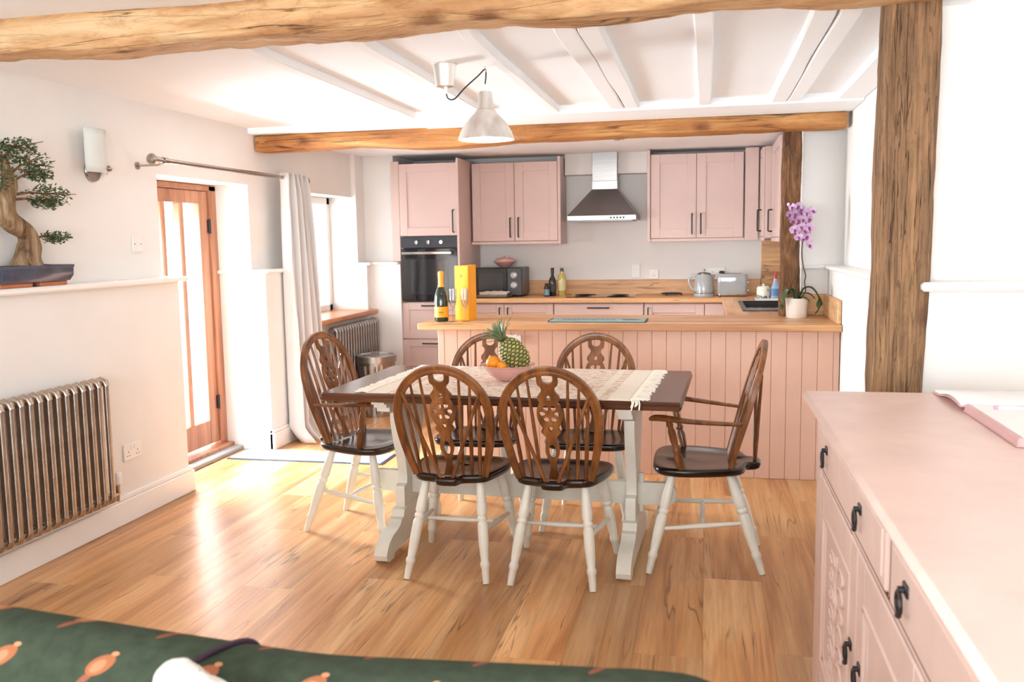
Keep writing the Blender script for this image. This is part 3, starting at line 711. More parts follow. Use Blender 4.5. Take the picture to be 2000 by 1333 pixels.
# cooker hood
hd = thing('cooker_hood', 'stainless steel chimney cooker hood on the kitchen wall', 'hood', (-.875, 8.05, 1.58))
part(hd, 'canopy_rim', MB().box(-1.172, -.578, 7.78, 8.29, 1.585, 1.628, .003), m_steel)
g = MB(); b0 = [(-1.170, 7.782, 1.628), (-.580, 7.782, 1.628), (-.580, 8.29, 1.628), (-1.170, 8.29, 1.628)]; b1 = [(-.985, 8.03, 1.86), (-.760, 8.03, 1.86), (-.760, 8.29, 1.86), (-.985, 8.29, 1.86)]
g.add(b0 + b1, [(0, 1, 5, 4), (1, 2, 6, 5), (2, 3, 7, 6), (3, 0, 4, 7), (0, 3, 2, 1), (4, 5, 6, 7)]); part(hd, 'canopy', g, m_steeldark, 20)
part(hd, 'chimney', MB().box(-.985, -.760, 8.03, 8.29, 1.86, 1.935, .002).box(-.982, -.763, 8.034, 8.29, 1.934, 2.185, .002), m_steel)
for i in range(5): part(hd, 'button', MB().box(-.80 + i * .027, -.785 + i * .027, 7.774, 7.782, 1.598, 1.613, .002), m_black)
part(hd, 'filter', MB().box(-1.14, -.61, 7.81, 8.25, 1.578, 1.586, .002), m_steeldark)

# base units
YB = 7.72
def basecab(x0, x1, label, kind):
    o = thing('base_cupboard', label, 'cupboard', ((x0 + x1) / 2, 8.0, 0))
    part(o, 'body', MB().box(x0 + .002, x1 - .002, YB + .022, 8.28, .12, .872), m_pink)
    part(o, 'plinth', MB().box(x0, x1, YB + .07, YB + .09, 0, .12), m_pink)
    if kind == 'double':
        xm = x0 + (x1 - x0) * .44
        for i, (a, b) in enumerate(((x0 + .003, xm - .002), (xm + .002, x1 - .003))):
            q = part(o, 'door', place_y(shaker(b - a, .735, .07), a, YB, .13), m_pink)
            hx = b - .035 if i == 0 else a + .035
            part(q, 'handle', dhandle((hx, YB, .665), (hx, YB, .835), (0, -.032, 0)), m_black)
    elif kind == 'drawers':
        for z, h in ((.70, .165), (.42, .275), (.13, .285)):
            q = part(o, 'drawer', place_y(slab(x1 - x0 - .006, h) if h < .2 else shaker(x1 - x0 - .006, h, .06), x0 + .003, YB, z), m_pink)
            xm = (x0 + x1) / 2; part(q, 'handle', dhandle((xm - .09, YB, z + h - .028), (xm + .09, YB, z + h - .028), (0, -.032, 0)), m_black)
    else:
        q = part(o, 'door', place_y(shaker(x1 - x0 - .006, .735, .07), x0 + .003, YB, .13), m_pink)
        hx = x0 + .035; part(q, 'handle', dhandle((hx, YB, .665), (hx, YB, .835), (0, -.032, 0)), m_black)
    return o
basecab(-2.075, -1.288, 'pink double-door base cupboard under the microwave', 'double')
basecab(-1.286, -.510, 'pink drawer unit under the hob', 'drawers')
basecab(-.508, -.004, 'pink single-door base cupboard under the trivet', 'single')
o = thing('base_cupboard', 'pink corner base cupboard below the sink worktop', 'cupboard', (.4, 7.0, 0))
part(o, 'body', MB().box(.185, .74, 6.02, 7.74, .12, .74).box(-.002, .74, 7.74, 8.28, .12, .872).box(.185, .74, 7.3, 7.74, .74, .872), m_pink)
part(o, 'filler_panel', MB().box(-.002, .162, YB, YB + .02, .13, .868, .002), m_pink)
for a, b in ((6.03, 6.86), (6.865, 7.71)):
    q = part(o, 'door', place_x(shaker(b - a, .735, .07), .163, b, .13), m_pink)
    part(q, 'handle', dhandle((.163, a + .045, .665), (.163, a + .045, .835), (-.03, 0, 0)), m_black)

# breakfast bar panelling: single boards
bar = thing('breakfast_bar', 'pink tongue-and-groove breakfast bar base behind the dining table', 'breakfast bar', (-.44, 5.68, 0))
part(bar, 'body', MB().box(-1.60, .754, 5.412, 5.945, 0, .878), m_pinkboard)
part(bar, 'corner_post', MB().box(-1.635, -1.595, 5.394, 5.95, 0, .879, .002), m_pinkboard)
pitch = .0858; xs = -1.595
bme = mesh_of(MB().box(-pitch / 2 + .0006, pitch / 2 - .0006, -.009, .009, 0, .879, .0025), 'board', m_pinkboard, 20)
i = 0
while xs + pitch < .757:
    q = bpy.data.objects.new('board', bme); COL.objects.link(q); q.parent = bar; q.location = (xs + pitch / 2 + .44, 5.404 - 5.68, 0)
    xs += pitch
if .755 - xs > .01: part(bar, 'board', MB().box(xs + .0006, .755, 5.395, 5.413, 0, .879, .0025), m_pinkboard)

# worktops
wt = thing('oak_worktop', 'oak effect worktop running along the back wall and the breakfast bar', 'worktop', (-.5, 6.5, .88))
part(wt, 'bar_top', MB().box(-1.745, .756, 5.325, 5.985, .880, .92, .004), m_worktop)
part(wt, 'back_top', MB().box(-2.075, .79, 7.69, 8.298, .880, .92, .004), m_worktop)
g = MB(); g.box(.14, .262, 5.985, 7.69, .88, .92, .003); g.box(.70, .79, 6.16, 7.69, .88, .92, .003); g.box(.262, .70, 5.985, 6.30, .88, .92, .003) if False else g.box(.262, .60, 5.985, 6.30, .88, .92, .003); g.box(.6, .70, 6.17, 6.30, .88, .92, .003); g.box(.262, .70, 7.24, 7.69, .88, .92, .003)
part(wt, 'sink_top', g, m_worktopy)
part(wt, 'upstand', MB().box(-2.075, .48, 8.272, 8.299, .92, 1.052, .003), m_worktop)
part(wt, 'splashback', MB().box(.485, .79, 8.265, 8.299, .92, 1.40, .003), m_worktop)
part(wt, 'upstand', MB().box(.582, .738, 5.99, 6.016, .92, 1.055, .003), m_worktop)
part(wt, 'upstand', MB().box(.736, .757, 5.372, 6.016, .92, 1.055, .003), m_worktopy)

# hob, sink
hb = thing('induction_hob', 'flat black glass hob set in the worktop under the hood', 'hob', (-.89, 7.97, .92))
part(hb, 'glass_top', MB().box(-1.19, -.595, 7.78, 8.20, .9195, .926, .002), m_blackgloss)
for (a, b, r_) in ((-1.05, 7.88, .08), (-1.05, 8.08, .1), (-.74, 7.88, .1), (-.74, 8.08, .08)):
    part(hb, 'cooking_ring', MB().lathe([(r_, .9261), (r_, .9266), (r_ - .003, .9266), (r_ - .003, .9261)], 32, (a, b, 0)), m_darkgrey)
sk = thing('kitchen_sink', 'black composite sink set in the worktop beside the bark post', 'sink', (.48, 6.77, .75))
part(sk, 'rim', MB().box(.25, .285, 6.29, 7.25, .918, .928, .003).box(.68, .712, 6.29, 7.25, .918, .928, .003).box(.285, .68, 6.29, 6.33, .918, .928, .003).box(.285, .68, 7.21, 7.25, .918, .928, .003), m_darkgrey)
part(sk, 'basin', MB().box(.275, .285, 6.60, 7.22, .75, .925).box(.68, .69, 6.60, 7.22, .75, .925).box(.28, .69, 6.59, 6.60, .75, .925).box(.28, .69, 7.21, 7.22, .75, .925).box(.28, .69, 6.60, 7.21, .745, .755), m_black)
part(sk, 'drainer', MB().box(.285, .68, 6.33, 6.595, .912, .922, .002), m_steeldark)
for i in range(6): part(sk, 'drainer_rib', MB().box(.31 + i * .06, .33 + i * .06, 6.35, 6.57, .921, .925, .001), m_steeldark)

# ------------------------------------------------------------------ worktop things
WZ = .92
mw = thing('microwave', 'black microwave with two dials on the back worktop', 'microwave', (-1.80, 8.05, WZ))
part(mw, 'body', MB().box(-2.04, -1.60, 7.90, 8.24, WZ + .012, WZ + .262, .008), m_darkgrey)
part(mw, 'door', MB().box(-2.038, -1.735, 7.885, 7.902, WZ + .016, WZ + .258, .004), m_blackgloss)
part(mw, 'door_window', MB().box(-2.0, -1.775, 7.8835, 7.886, WZ + .06, WZ + .215, .001), paint('mw_window', (46, 48, 52), .05, coat=.6))
part(mw, 'control_panel', MB().box(-1.732, -1.602, 7.885, 7.902, WZ + .016, WZ + .258, .004), paint('mw_panel', (62, 62, 66), .3))
for z in (.195, .105): part(mw, 'dial', MB().lathe([(.031, .0), (.031, .004), (.026, .005), (.024, .02), (.0, .022)], 28).xf(Matrix.Translation((-1.672, 7.885, WZ + z)) @ Matrix.Rotation(PI / 2, 4, 'X')), m_steeldark)
for x in (-2.0, -1.64):
    for y in (7.93, 8.2): part(mw, 'foot', MB().lathe([(.012, 0), (.012, .014)], 12, (x, y, WZ)), m_black)
m_blush = paint('blush_glaze', (222, 168, 158), .2, var=.05, coat=.4)
tu = thing('lidded_dish', 'pink lidded casserole dish on top of the microwave', 'dish', (-1.79, 8.05, WZ + .262))
part(tu, 'bowl', MB().lathe([(.035, 0), (.04, .004), (.06, .015), (.088, .04), (.102, .05), (.104, .053), (.098, .054), (.05, .02), (0, .016)], 32, (-1.79, 8.05, WZ + .262)), m_blush)
ld = part(tu, 'lid', MB().lathe([(.098, .054), (.095, .06), (.075, .078), (.03, .088), (0, .09)], 32, (-1.79, 8.05, WZ + .262)), m_blush)
part(ld, 'knob', MB().sphere((-1.79, 8.05, WZ + .262 + .1), .010), m_blush)
# tray with folded towels
ty = thing('serving_tray', 'grey metal tray under the folded tea towels', 'tray', (-1.86, 7.80, WZ))
part(ty, 'tray_base', MB().lathe([(.0, .004), (.10, .004), (.145, .012), (.158, .022), (.162, .022), (.15, .008), (.10, .0), (0, .0)], 32, (-1.86, 7.83, WZ), 1.15, .78), m_steel)
def towel(cx, cy, z, hx, hy, th, rz, seed, m, name, label):
    g = MB(); n = 20
    top = lambda u, v: (cx + (u * 2 - 1) * hx, cy + (v * 2 - 1) * hy, z + th * (1 - .5 * max(abs(u * 2 - 1), abs(v * 2 - 1)) ** 6) + .013 * noise.noise(Vector((u * 5, v * 4, seed))))
    g.grid(top, n, 12); g.grid(lambda u, v: (cx + (u * 2 - 1) * hx * .99, cy + (v * 2 - 1) * hy * .99, z), n, 12)
    edge = []
    for k in range(3):
        zz = z + th * (k + .5) / 3.4
        g.tube([(cx - hx, cy - hy, zz), (cx - hx * .3, cy - hy - .006, zz + .004 * (k - 1)), (cx + hx * .5, cy - hy - .004, zz - .002), (cx + hx, cy - hy, zz)], th * .2, 8)
    return solo(name, g, m, label, 'towel', 'folded tea towels', smooth=60, loc=(cx, cy, z))
towel(-1.84, 7.82, WZ + .012, .13, .075, .018, 0, 1, paint('grey_linen', (150, 146, 142), .9, bump=.2, bscale=200), 'tea_towel', 'grey folded tea towel at the bottom of the pile on the tray')
towel(-1.83, 7.82, WZ + .033, .125, .07, .022, 0, 2, paint('oat_linen', (208, 196, 182), .9, bump=.2, bscale=200), 'tea_towel', 'beige folded tea towel at the top of the pile on the tray')
# oil and vinegar bottles
def bottle(name, label, loc, prof, m, cap, capm, lab=None, labm=None, group=None):
    o = thing(name, label, 'bottle', loc, 0, group, world=False)
    part(o, 'body', MB().lathe(prof, 24), m)
    part(o, 'cap', MB().lathe(cap, 20), capm)
    if lab:
        part(o, 'paper_label', MB().lathe([(lab[0], lab[1]), (lab[0], lab[2])], 24), labm)
    return o
m_dkbottle = paint('dark_bottle', (30, 28, 24), .08, coat=.5); m_oil = paint('golden_oil', (196, 176, 96), .08, coat=.5)
bottle('oil_bottle', 'tall dark bottle with a black neck on the back worktop', (-1.345, 8.02, WZ), [(.0, .001), (.031, .001), (.033, .006), (.033, .13), (.028, .155), (.014, .18), (.013, .21), (.0, .211)], m_dkbottle, [(.015, .205), (.015, .255), (0, .256)], m_black, (.0336, .04, .11), paint('dark_label', (70, 66, 66), .6))
bottle('sauce_bottle', 'small bottle with a blue and cream label by the dark bottle', (-1.385, 7.95, WZ), [(0, .001), (.022, .001), (.024, .006), (.024, .075), (.018, .095), (.0, .096)], m_dkbottle, [(.017, .09), (.017, .118), (0, .119)], m_black, (.0246, .012, .065), paint('blue_label', (120, 160, 172), .6))
bottle('oil_bottle', 'square-shouldered bottle of golden oil on the back worktop', (-1.262, 8.04, WZ), [(0, .001), (.033, .001), (.036, .006), (.036, .165), (.032, .185), (.016, .205), (.015, .225), (0, .226)], m_oil, [(.016, .22), (.016, .25), (0, .251)], paint('green_cap', (66, 80, 60), .4), (.0366, .05, .14), paint('cream_label', (222, 212, 160), .6))
# wrought trivet
tv = thing('trivet', 'black scrolled iron trivet lying on the back worktop', 'trivet', (-.29, 8.1, WZ))
part(tv, 'ring', MB().tube([(-.29 + .085 * math.cos(a * PI / 16), 8.1 + .085 * math.sin(a * PI / 16), WZ + .016) for a in range(32)], .006, 8, closed=True), m_black)
for k in range(4):
    a0 = k * PI / 2
    part(tv, 'scroll', MB().tube([(-.29 + math.cos(a0) * .045 + (.034 - .006 * j / 3) * math.cos(a0 + j * .6), 8.1 + math.sin(a0) * .045 + (.034 - .006 * j / 3) * math.sin(a0 + j * .6), WZ + .016) for j in range(12)], .005, 6), m_black)
for k in range(3): part(tv, 'foot', MB().lathe([(.007, 0), (.006, .014)], 10, (-.29 + .085 * math.cos(k * 2.094), 8.1 + .085 * math.sin(k * 2.094), WZ)), m_black)
# kettle
m_grey = paint('grey_enamel', (168, 172, 174), .15, var=.02, coat=.5)
kt = thing('kettle', 'grey dome kettle with a looped handle on the back worktop', 'kettle', (-.01, 7.93, WZ))
c = (-.01, 7.93, WZ)
part(kt, 'base', MB().lathe([(.088, 0), (.09, .004), (.088, .02), (.082, .026)], 36, c), m_grey)
part(kt, 'body', MB().lathe([(.082, .028), (.086, .032), (.087, .06), (.082, .11), (.072, .165), (.066, .185), (.06, .19)], 36, c), m_grey)
part(kt, 'trim_ring', MB().lathe([(.0865, .034), (.0885, .036), (.0885, .041), (.0868, .043)], 36, c), m_chrome)
ld = part(kt, 'lid', MB().lathe([(.06, .19), (.055, .199), (.03, .207), (0, .209)], 32, c), m_steeldark)
part(ld, 'knob', MB().lathe([(.005, .207), (.005, .216), (.011, .221), (.011, .229), (.006, .234), (0, .235)], 16, c), m_steeldark)
part(kt, 'handle', MB().tube(smooth_path([(c[0] - .06, c[1], c[2] + .182), (c[0] - .10, c[1], c[2] + .178), (c[0] - .126, c[1], c[2] + .145), (c[0] - .122, c[1], c[2] + .10), (c[0] - .10, c[1], c[2] + .065), (c[0] - .08, c[1], c[2] + .05)], [1] * 6)[0], .0105, 10), m_grey)
part(kt, 'spout', loft([[(c[0] + .05, c[1] - .03, c[2] + .13), (c[0] + .05, c[1] + .03, c[2] + .13), (c[0] + .078, c[1], c[2] + .12)], [(c[0] + .05, c[1] - .03, c[2] + .19), (c[0] + .05, c[1] + .03, c[2] + .19), (c[0] + .10, c[1], c[2] + .188)]]), m_grey)
# toaster
ts = thing('toaster', 'shiny grey two-slice toaster beside the kettle', 'toaster', (.225, 7.95, WZ))
def tring(sx, sy, z): return [(.225 + a * sx, 7.95 + b * sy, WZ + z) for a, b in rrect(.128, .085, .035)]
part(ts, 'body', loft([tring(.97, .96, .018), tring(1, 1, .026), tring(1, 1, .16), tring(.98, .97, .18), tring(.93, .9, .19), tring(.8, .7, .193)]), paint('grey_gloss', (166, 170, 172), .08, coat=.8))
part(ts, 'base', loft([tring(.96, .95, .008), tring(.98, .98, .012), tring(.98, .98, .024)]), m_chrome)
for y in (7.93, 7.975): part(ts, 'slot', MB().box(.135, .305, y - .012, y + .012, WZ + .186, WZ + .1945, .002), m_black)
part(ts, 'dial', MB().lathe([(.014, 0), (.014, .01), (0, .012)], 16).xf(Matrix.Translation((.353, 7.93, WZ + .05)) @ Matrix.Rotation(PI / 2, 4, 'Y')), m_chrome)
part(ts, 'lever', MB().box(.352, .366, 7.955, 7.985, WZ + .11, WZ + .125, .003), m_chrome)
for x in (.15, .30):
    for y in (7.89, 8.01): part(ts, 'foot', MB().lathe([(.010, 0), (.010, .012)], 12, (x, y, WZ)), m_black)
# tray, canister and soap by the sink
dt = thing('drip_tray', 'small pale tray holding the soap beside the sink', 'tray', (.50, 7.45, WZ))
part(dt, 'tray_base', MB().box(.40, .62, 7.36, 7.52, WZ, WZ + .006, .002).box(.39, .63, 7.35, 7.36, WZ, WZ + .018, .003).box(.39, .63, 7.52, 7.53, WZ, WZ + .018, .003).box(.39, .40, 7.36, 7.52, WZ, WZ + .018, .003).box(.62, .63, 7.36, 7.52, WZ, WZ + .018, .003), paint('pale_ceramic', (222, 218, 212), .25))
t = NT('floral_glaze'); t.b.inputs['Roughness'].default_value = .15
tc = t.n('ShaderNodeTexCoord'); vo = t.n('ShaderNodeTexVoronoi', i_Scale=24.0); t.l(tc.outputs['Object'], vo.inputs['Vector'])
r = t.ramp(vo.outputs['Distance'], [(.12, lin((226, 190, 180))), (.26, lin((84, 116, 150))), (.42, lin((110, 140, 120))), (.5, lin((232, 226, 206)))]); t.l(r.outputs[0], t.b.inputs['Base Color'])
cn = thing('floral_canister', 'cream and blue floral ceramic pot on the tray by the sink', 'pot', (.455, 7.46, WZ + .006))
part(cn, 'body', MB().lathe([(.04, 0), (.05, .004), (.054, .04), (.05, .09), (.04, .105), (.03, .11), (0, .111)], 28, (.455, 7.46, WZ + .006)), t.m)
part(cn, 'knob', MB().sphere((.455, 7.46, WZ + .12), .010), t.m)
m_soap = paint('blue_liquid', (150, 178, 206), .1, coat=.4)
sp = thing('soap_bottle', 'clear washing-up bottle with blue print and a red cap', 'bottle', (.545, 7.44, WZ + .006))
part(sp, 'body', MB().lathe([(.03, 0), (.034, .004), (.036, .05), (.034, .09), (.022, .12), (.014, .135), (.014, .165), (0, .166)], 24, (.545, 7.44, WZ + .006), 1, .7), m_soap)
part(sp, 'cap', MB().lathe([(.016, .165), (.016, .19), (.008, .197), (.007, .215), (0, .216)], 16, (.545, 7.44, WZ + .006)), paint('red_cap', (196, 52, 44), .35))
part(sp, 'paper_label', MB().lathe([(.0362, .03), (.0362, .085)], 24, (.545, 7.44, WZ + .006), 1, .7), paint('print_blue', (90, 126, 176), .4))

# ------------------------------------------------------------------ breakfast bar things
m_orange = paint('orange_print', (250, 164, 22), .4, var=.02); m_orange2 = paint('orange_foil', (246, 170, 40), .3, var=.03)
m_ink = paint('dark_ink', (104, 72, 20), .6)
ch = thing('champagne_bottle', 'green champagne bottle with orange foil and label on the bar', 'bottle', (-1.632, 5.475, WZ), world=False)
part(ch, 'body', MB().lathe([(0, .006), (.03, .001), (.042, .002), (.0445, .01), (.0445, .125), (.041, .16), (.03, .195), (.02, .22), (.0165, .235), (.0155, .28), (0, .281)], 36), paint('green_glass', (24, 40, 26), .06, coat=.6))
part(ch, 'foil', MB().lathe([(.0208, .218), (.0172, .236), (.0162, .27), (.0175, .286), (.0185, .296), (.018, .312), (.012, .318), (0, .319)], 28), m_orange2)
def arc_label(r, z0, z1, a0, a1, n=14): return MB().grid(lambda u, v: (r * math.cos(a0 + (a1 - a0) * u), r * math.sin(a0 + (a1 - a0) * u), z0 + (z1 - z0) * v), n, 1)
lb = part(ch, 'paper_label', arc_label(.0449, .028, .095, math.radians(-160), math.radians(-10)), m_orange)
part(lb, 'lettering', arc_label(.0452, .058, .063, math.radians(-95), math.radians(-60), 6).add(arc_label(.0452, .050, .052, math.radians(-100), math.radians(-55), 6).v, [f for f in arc_label(.0452, .05, .052, 0, 1, 6).f]), m_ink)
bx = thing('gift_box', 'tall orange carton standing beside the champagne bottle', 'box', (-1.505, 5.60, WZ), math.radians(-16), world=False)
part(bx, 'carton', MB().box(-.05, .05, -.05, .05, 0, .345, .0015), m_orange)
part(bx, 'lid_flap', MB().box(-.049, .049, -.048, .05, .344, .349, .001).box(.02, .049, .0, .05, .347, .352, .001), m_orange)
part(bx, 'emblem', MB().box(-.012, .010, -.0508, -.0498, .278, .281, 0).box(-.006, .004, -.0508, -.0498, .284, .290, 0), m_ink)
def flute(x, y, label):
    o = thing('champagne_flute', label, 'glass', (x, y, WZ), 0, 'champagne flutes on the bar', world=False)
    part(o, 'bowl', MB().lathe([(.004, .078), (.012, .088), (.020, .108), (.0235, .14), (.024, .205), (.0232, .205), (.0225, .14), (.019, .110), (.011, .092), (0, .086)], 24), m_cupglass)
    part(o, 'stem', MB().lathe([(.0035, .003), (.0032, .04), (.0045, .078)], 10), m_cupglass)
    part(o, 'foot', MB().lathe([(0, 0), (.031, 0), (.031, .0015), (.006, .004), (0, .005)], 24), m_cupglass)
flute(-1.553, 5.465, 'empty champagne flute beside the green bottle')
flute(-1.478, 5.475, 'empty champagne flute in front of the right edge of the orange carton')
# glass board
gb = thing('glass_worktop_saver', 'long blue glass board with dark lettering on the bar', 'board', (-.645, 5.54, WZ))
part(gb, 'glass_panel', MB().box(-.935, -.352, 5.435, 5.63, WZ + .003, WZ + .009, .002), paint('duck_egg_glass', (140, 176, 184), .45))
part(gb, 'edge_strip', MB().box(-.943, -.934, 5.435, 5.63, WZ + .001, WZ + .010, .002).box(-.353, -.344, 5.435, 5.63, WZ + .001, WZ + .010, .002), m_black)
g = MB(); rg = random.Random(5)
for k in range(11):
    x = -.86 + k * .030
    g.box(x, x + .006, 5.50, 5.57, WZ + .0088, WZ + .0098)
    if k % 2: g.box(x, x + .02, 5.562, 5.572, WZ + .0088, WZ + .0098)
    else: g.box(x + .014, x + .02, 5.50, 5.55, WZ + .0088, WZ + .0098)
part(gb, 'lettering', g, paint('faded_ink', (78, 98, 112), .5), 0)
part(gb, 'dark_motif', MB().prism([(-.49, 5.51), (-.42, 5.505), (-.405, 5.52), (-.385, 5.53), (-.40, 5.55), (-.43, 5.56), (-.48, 5.555), (-.50, 5.54)], WZ + .0088, WZ + .0098), m_black)
for k, (x, y) in enumerate(((-.92, 5.45), (-.92, 5.61), (-.37, 5.45), (-.37, 5.61))): part(gb, 'foot', MB().lathe([(.006, 0), (.006, .004)], 10, (x, y, WZ)), m_black)

# orchid
ox, oy = .553, 5.80
orc = thing('potted_orchid', 'purple-pink orchid in a white pot at the end of the bar', 'plant', (ox, oy, WZ))
part(orc, 'pot', MB().lathe([(.058, 0), (.061, .004), (.066, .11), (.068, .122), (.064, .122), (.061, .105), (0, .103)], 36, (ox, oy, WZ)), paint('white_pot', (240, 234, 224), .5, var=.03))
part(orc, 'bark_mulch', MB().lathe([(.061, .104), (.03, .112), (0, .114)], 24, (ox, oy, WZ)), paint('orchid_bark', (96, 66, 44), .9, bump=.6, bscale=120))
m_orleaf = paint('orchid_leaf', (64, 88, 50), .3, var=.1)
def strap(path, wid, m, name='leaf', root=orc, thick=.003):
    P, W = smooth_path(path, wid, 6); vs = []; fs = []
    for i, p in enumerate(P):
        tg = (P[min(i + 1, len(P) - 1)] - P[max(i - 1, 0)]).normalized(); sd = tg.cross(Vector((0, 0, 1)))
        if sd.length < .05: sd = Vector((0, 1, 0))
        sd.normalize(); nn = sd.cross(tg)
        vs += [p - sd * W[i] + nn * W[i] * .25, p - nn * .001, p + sd * W[i] + nn * W[i] * .25, p - nn * thick]
    for i in range(len(P) - 1):
        for k in range(4): fs.append((i * 4 + k, i * 4 + (k + 1) % 4, i * 4 + 4 + (k + 1) % 4, i * 4 + 4 + k))
    fs += [(0, 1, 2, 3), tuple(len(vs) - 4 + k for k in range(4))]
    return part(root, name, MB().add(vs, fs), m, 60)
zt = WZ + .11
for pts, wid in (
    ([(ox + .01, oy, zt), (ox + .04, oy - .01, zt + .07), (ox + .085, oy - .02, zt + .075), (ox + .125, oy - .025, zt + .02), (ox + .13, oy - .02, zt - .05), (ox + .105, oy - .02, zt - .085)], [.010, .022, .026, .024, .017, .003]),
    ([(ox - .01, oy, zt), (ox - .035, oy - .02, zt + .065), (ox - .065, oy - .035, zt + .05), (ox - .085, oy - .045, zt - .01), (ox - .088, oy - .04, zt - .06)], [.010, .024, .027, .020, .003]),
    ([(ox, oy, zt), (ox + .035, oy + .02, zt + .04), (ox + .08, oy + .03, zt + .035), (ox + .115, oy + .03, zt + .005)], [.008, .018, .017, .003]),
    ([(ox, oy, zt), (ox - .02, oy + .04, zt + .06), (ox - .035, oy + .085, zt + .05), (ox - .04, oy + .12, zt)], [.008, .02, .02, .003]),
    ([(ox + .01, oy, zt), (ox + .02, oy - .03, zt + .02), (ox + .045, oy - .06, zt + .015), (ox + .07, oy - .075, zt - .005)], [.007, .015, .014, .003])):
    strap(pts, wid, m_orleaf)
strap([(ox + .05, oy + .01, zt - .01), (ox + .10, oy + .02, zt + .01), (ox + .15, oy + .02, zt - .03), (ox + .165, oy + .02, zt - .06)], [.003] * 4, paint('aerial_root', (200, 176, 140), .6), 'aerial_root')
m_stem = paint('orchid_stem', (74, 60, 44), .5)
s1 = smooth_path([(ox - .01, oy, zt), (ox - .005, oy, zt + .13), (ox + .005, oy, zt + .28), (ox + .005, oy, zt + .42), (ox - .005, oy - .01, zt + .52), (ox - .03, oy - .02, zt + .575), (ox - .055, oy - .03, zt + .58)], [1] * 7)[0]
s2 = smooth_path([(ox + .015, oy, zt), (ox + .05, oy, zt + .05), (ox + .045, oy, zt + .11), (ox + .05, oy, zt + .15), (ox + .035, oy, zt + .21), (ox + .025, oy, zt + .30), (ox + .035, oy, zt + .42), (ox + .05, oy - .01, zt + .50), (ox + .055, oy - .02, zt + .53)], [1] * 9)[0]
part(orc, 'stem', MB().tube(s1, .0036, 8), m_stem); part(orc, 'stem', MB().tube(s2, .0036, 8), m_stem)
t = NT('orchid_petal'); t.b.inputs['Roughness'].default_value = .5
tc = t.n('ShaderNodeTexCoord'); no = t.n('ShaderNodeTexNoise', i_Scale=45.0); t.l(tc.outputs['Object'], no.inputs['Vector'])
r = t.ramp(no.outputs[0], [(.35, lin((206, 160, 204))), (.65, lin((238, 214, 236)))]); t.l(r.outputs[0], t.b.inputs['Base Color']); m_petal = t.m
m_lip = paint('orchid_lip', (150, 58, 120), .5)
def flower_mesh():
    g = MB()
    for a, L, W in ((90, .032, .013), (215, .030, .012), (325, .030, .012), (10, .033, .020), (170, .033, .020)):
        a = math.radians(a); dx, dz = math.cos(a), math.sin(a); vs = []; fs = []
        for i in range(6):
            tt = i / 5; ww = W * math.sin(PI * min(1, .12 + .86 * tt)) ** .8; cx, cz = dx * L * tt, dz * L * tt; yy = -.008 * tt * tt
            vs += [(cx - dz * ww, yy - .003 * tt, cz + dx * ww), (cx, yy + .002, cz), (cx + dz * ww, yy - .003 * tt, cz - dx * ww)]
        for i in range(5):
            for k in range(2): fs.append((i * 3 + k, i * 3 + k + 1, i * 3 + 4 + k, i * 3 + 3 + k))
        g.add(vs, fs)
    return mesh_of(g, 'flower', m_petal, 60)
fm = flower_mesh(); lm = mesh_of(MB().sphere((0, -.010, -.006), .008, .010, .010, 10, 7).sphere((0, -.016, -.014), .006, .006, .008, 8, 6), 'flower_lip', m_lip, 60)
fpos = [(-.035, .565), (-.005, .575), (.02, .55), (-.055, .525), (-.025, .525), (.045, .53), (-.04, .48), (-.005, .49), (.028, .49), (.065, .495), (-.02, .43), (.01, .445), (.06, .445), (.03, .42), (.0, .385), (.05, .39), (.062, .335), (.035, .375), (.01, .53), (.075, .54)]
rf = random.Random(4)
for k, (fx, fz) in enumerate(fpos):
    q = bpy.data.objects.new('flower', fm); COL.objects.link(q); q.parent = orc
    q.location = (fx, -.03 + rf.uniform(-.02, .02), .11 + fz); q.rotation_euler = (rf.uniform(-.4, .3), rf.uniform(-.5, .5), rf.uniform(-.9, .9)); s_ = rf.uniform(.85, 1.1); q.scale = (s_,) * 3
    l_ = bpy.data.objects.new('flower_lip', lm); COL.objects.link(l_); l_.parent = q
part(orc, 'bud', MB().sphere((ox - .062, oy - .03, zt + .585), .009, .009, .011), m_petal)

# ------------------------------------------------------------------ pendant lamp
lx, ly = -.98, 4.065
m_alu = metal('brushed_aluminium', (236, 232, 226), .42, (30, 30, 3))
lp = thing('pendant_lamp', 'brushed aluminium pendant lamp over the dining table', 'lamp', (lx, ly, 1.88))
part(lp, 'ceiling_rose', MB().lathe([(.034, -.10), (.040, -.098), (.052, -.004), (.056, -.002), (.056, 0)], 32, (-1.138, 3.955, HC)), m_alu)
part(lp, 'rose_grip', MB().lathe([(.006, -.13), (.008, -.1)], 12, (-1.138 + .005, 3.955, HC)), m_white)
hookp = (lx, ly, HC - .012)
cab = smooth_path([(-1.133, 3.955, HC - .125), (-1.125, 3.96, HC - .15), (-1.10, 3.975, HC - .15), (-1.06, 4.005, HC - .10), (-1.01, 4.045, HC - .045), hookp, (lx + .004, ly, HC - .04), (lx, ly, 2.13), (lx, ly, 2.105)], [1] * 9)[0]
part(lp, 'cable', MB().tube(cab, .0032, 8), m_black)
part(lp, 'hook', MB().tube([(lx, ly, HC), (lx, ly, HC - .012), (lx + .006, ly, HC - .02), (lx + .002, ly, HC - .026)], .0025, 6), m_chrome)
part(lp, 'cable_grip', MB().lathe([(.0075, 2.09), (.006, 2.125), (.004, 2.127)], 14, (lx, ly, 0)), m_white)
part(lp, 'socket_cover', MB().lathe([(.040, 2.015), (.037, 2.02), (.030, 2.088), (.026, 2.095), (0, 2.096)], 36, (lx, ly, 0)), m_alu)
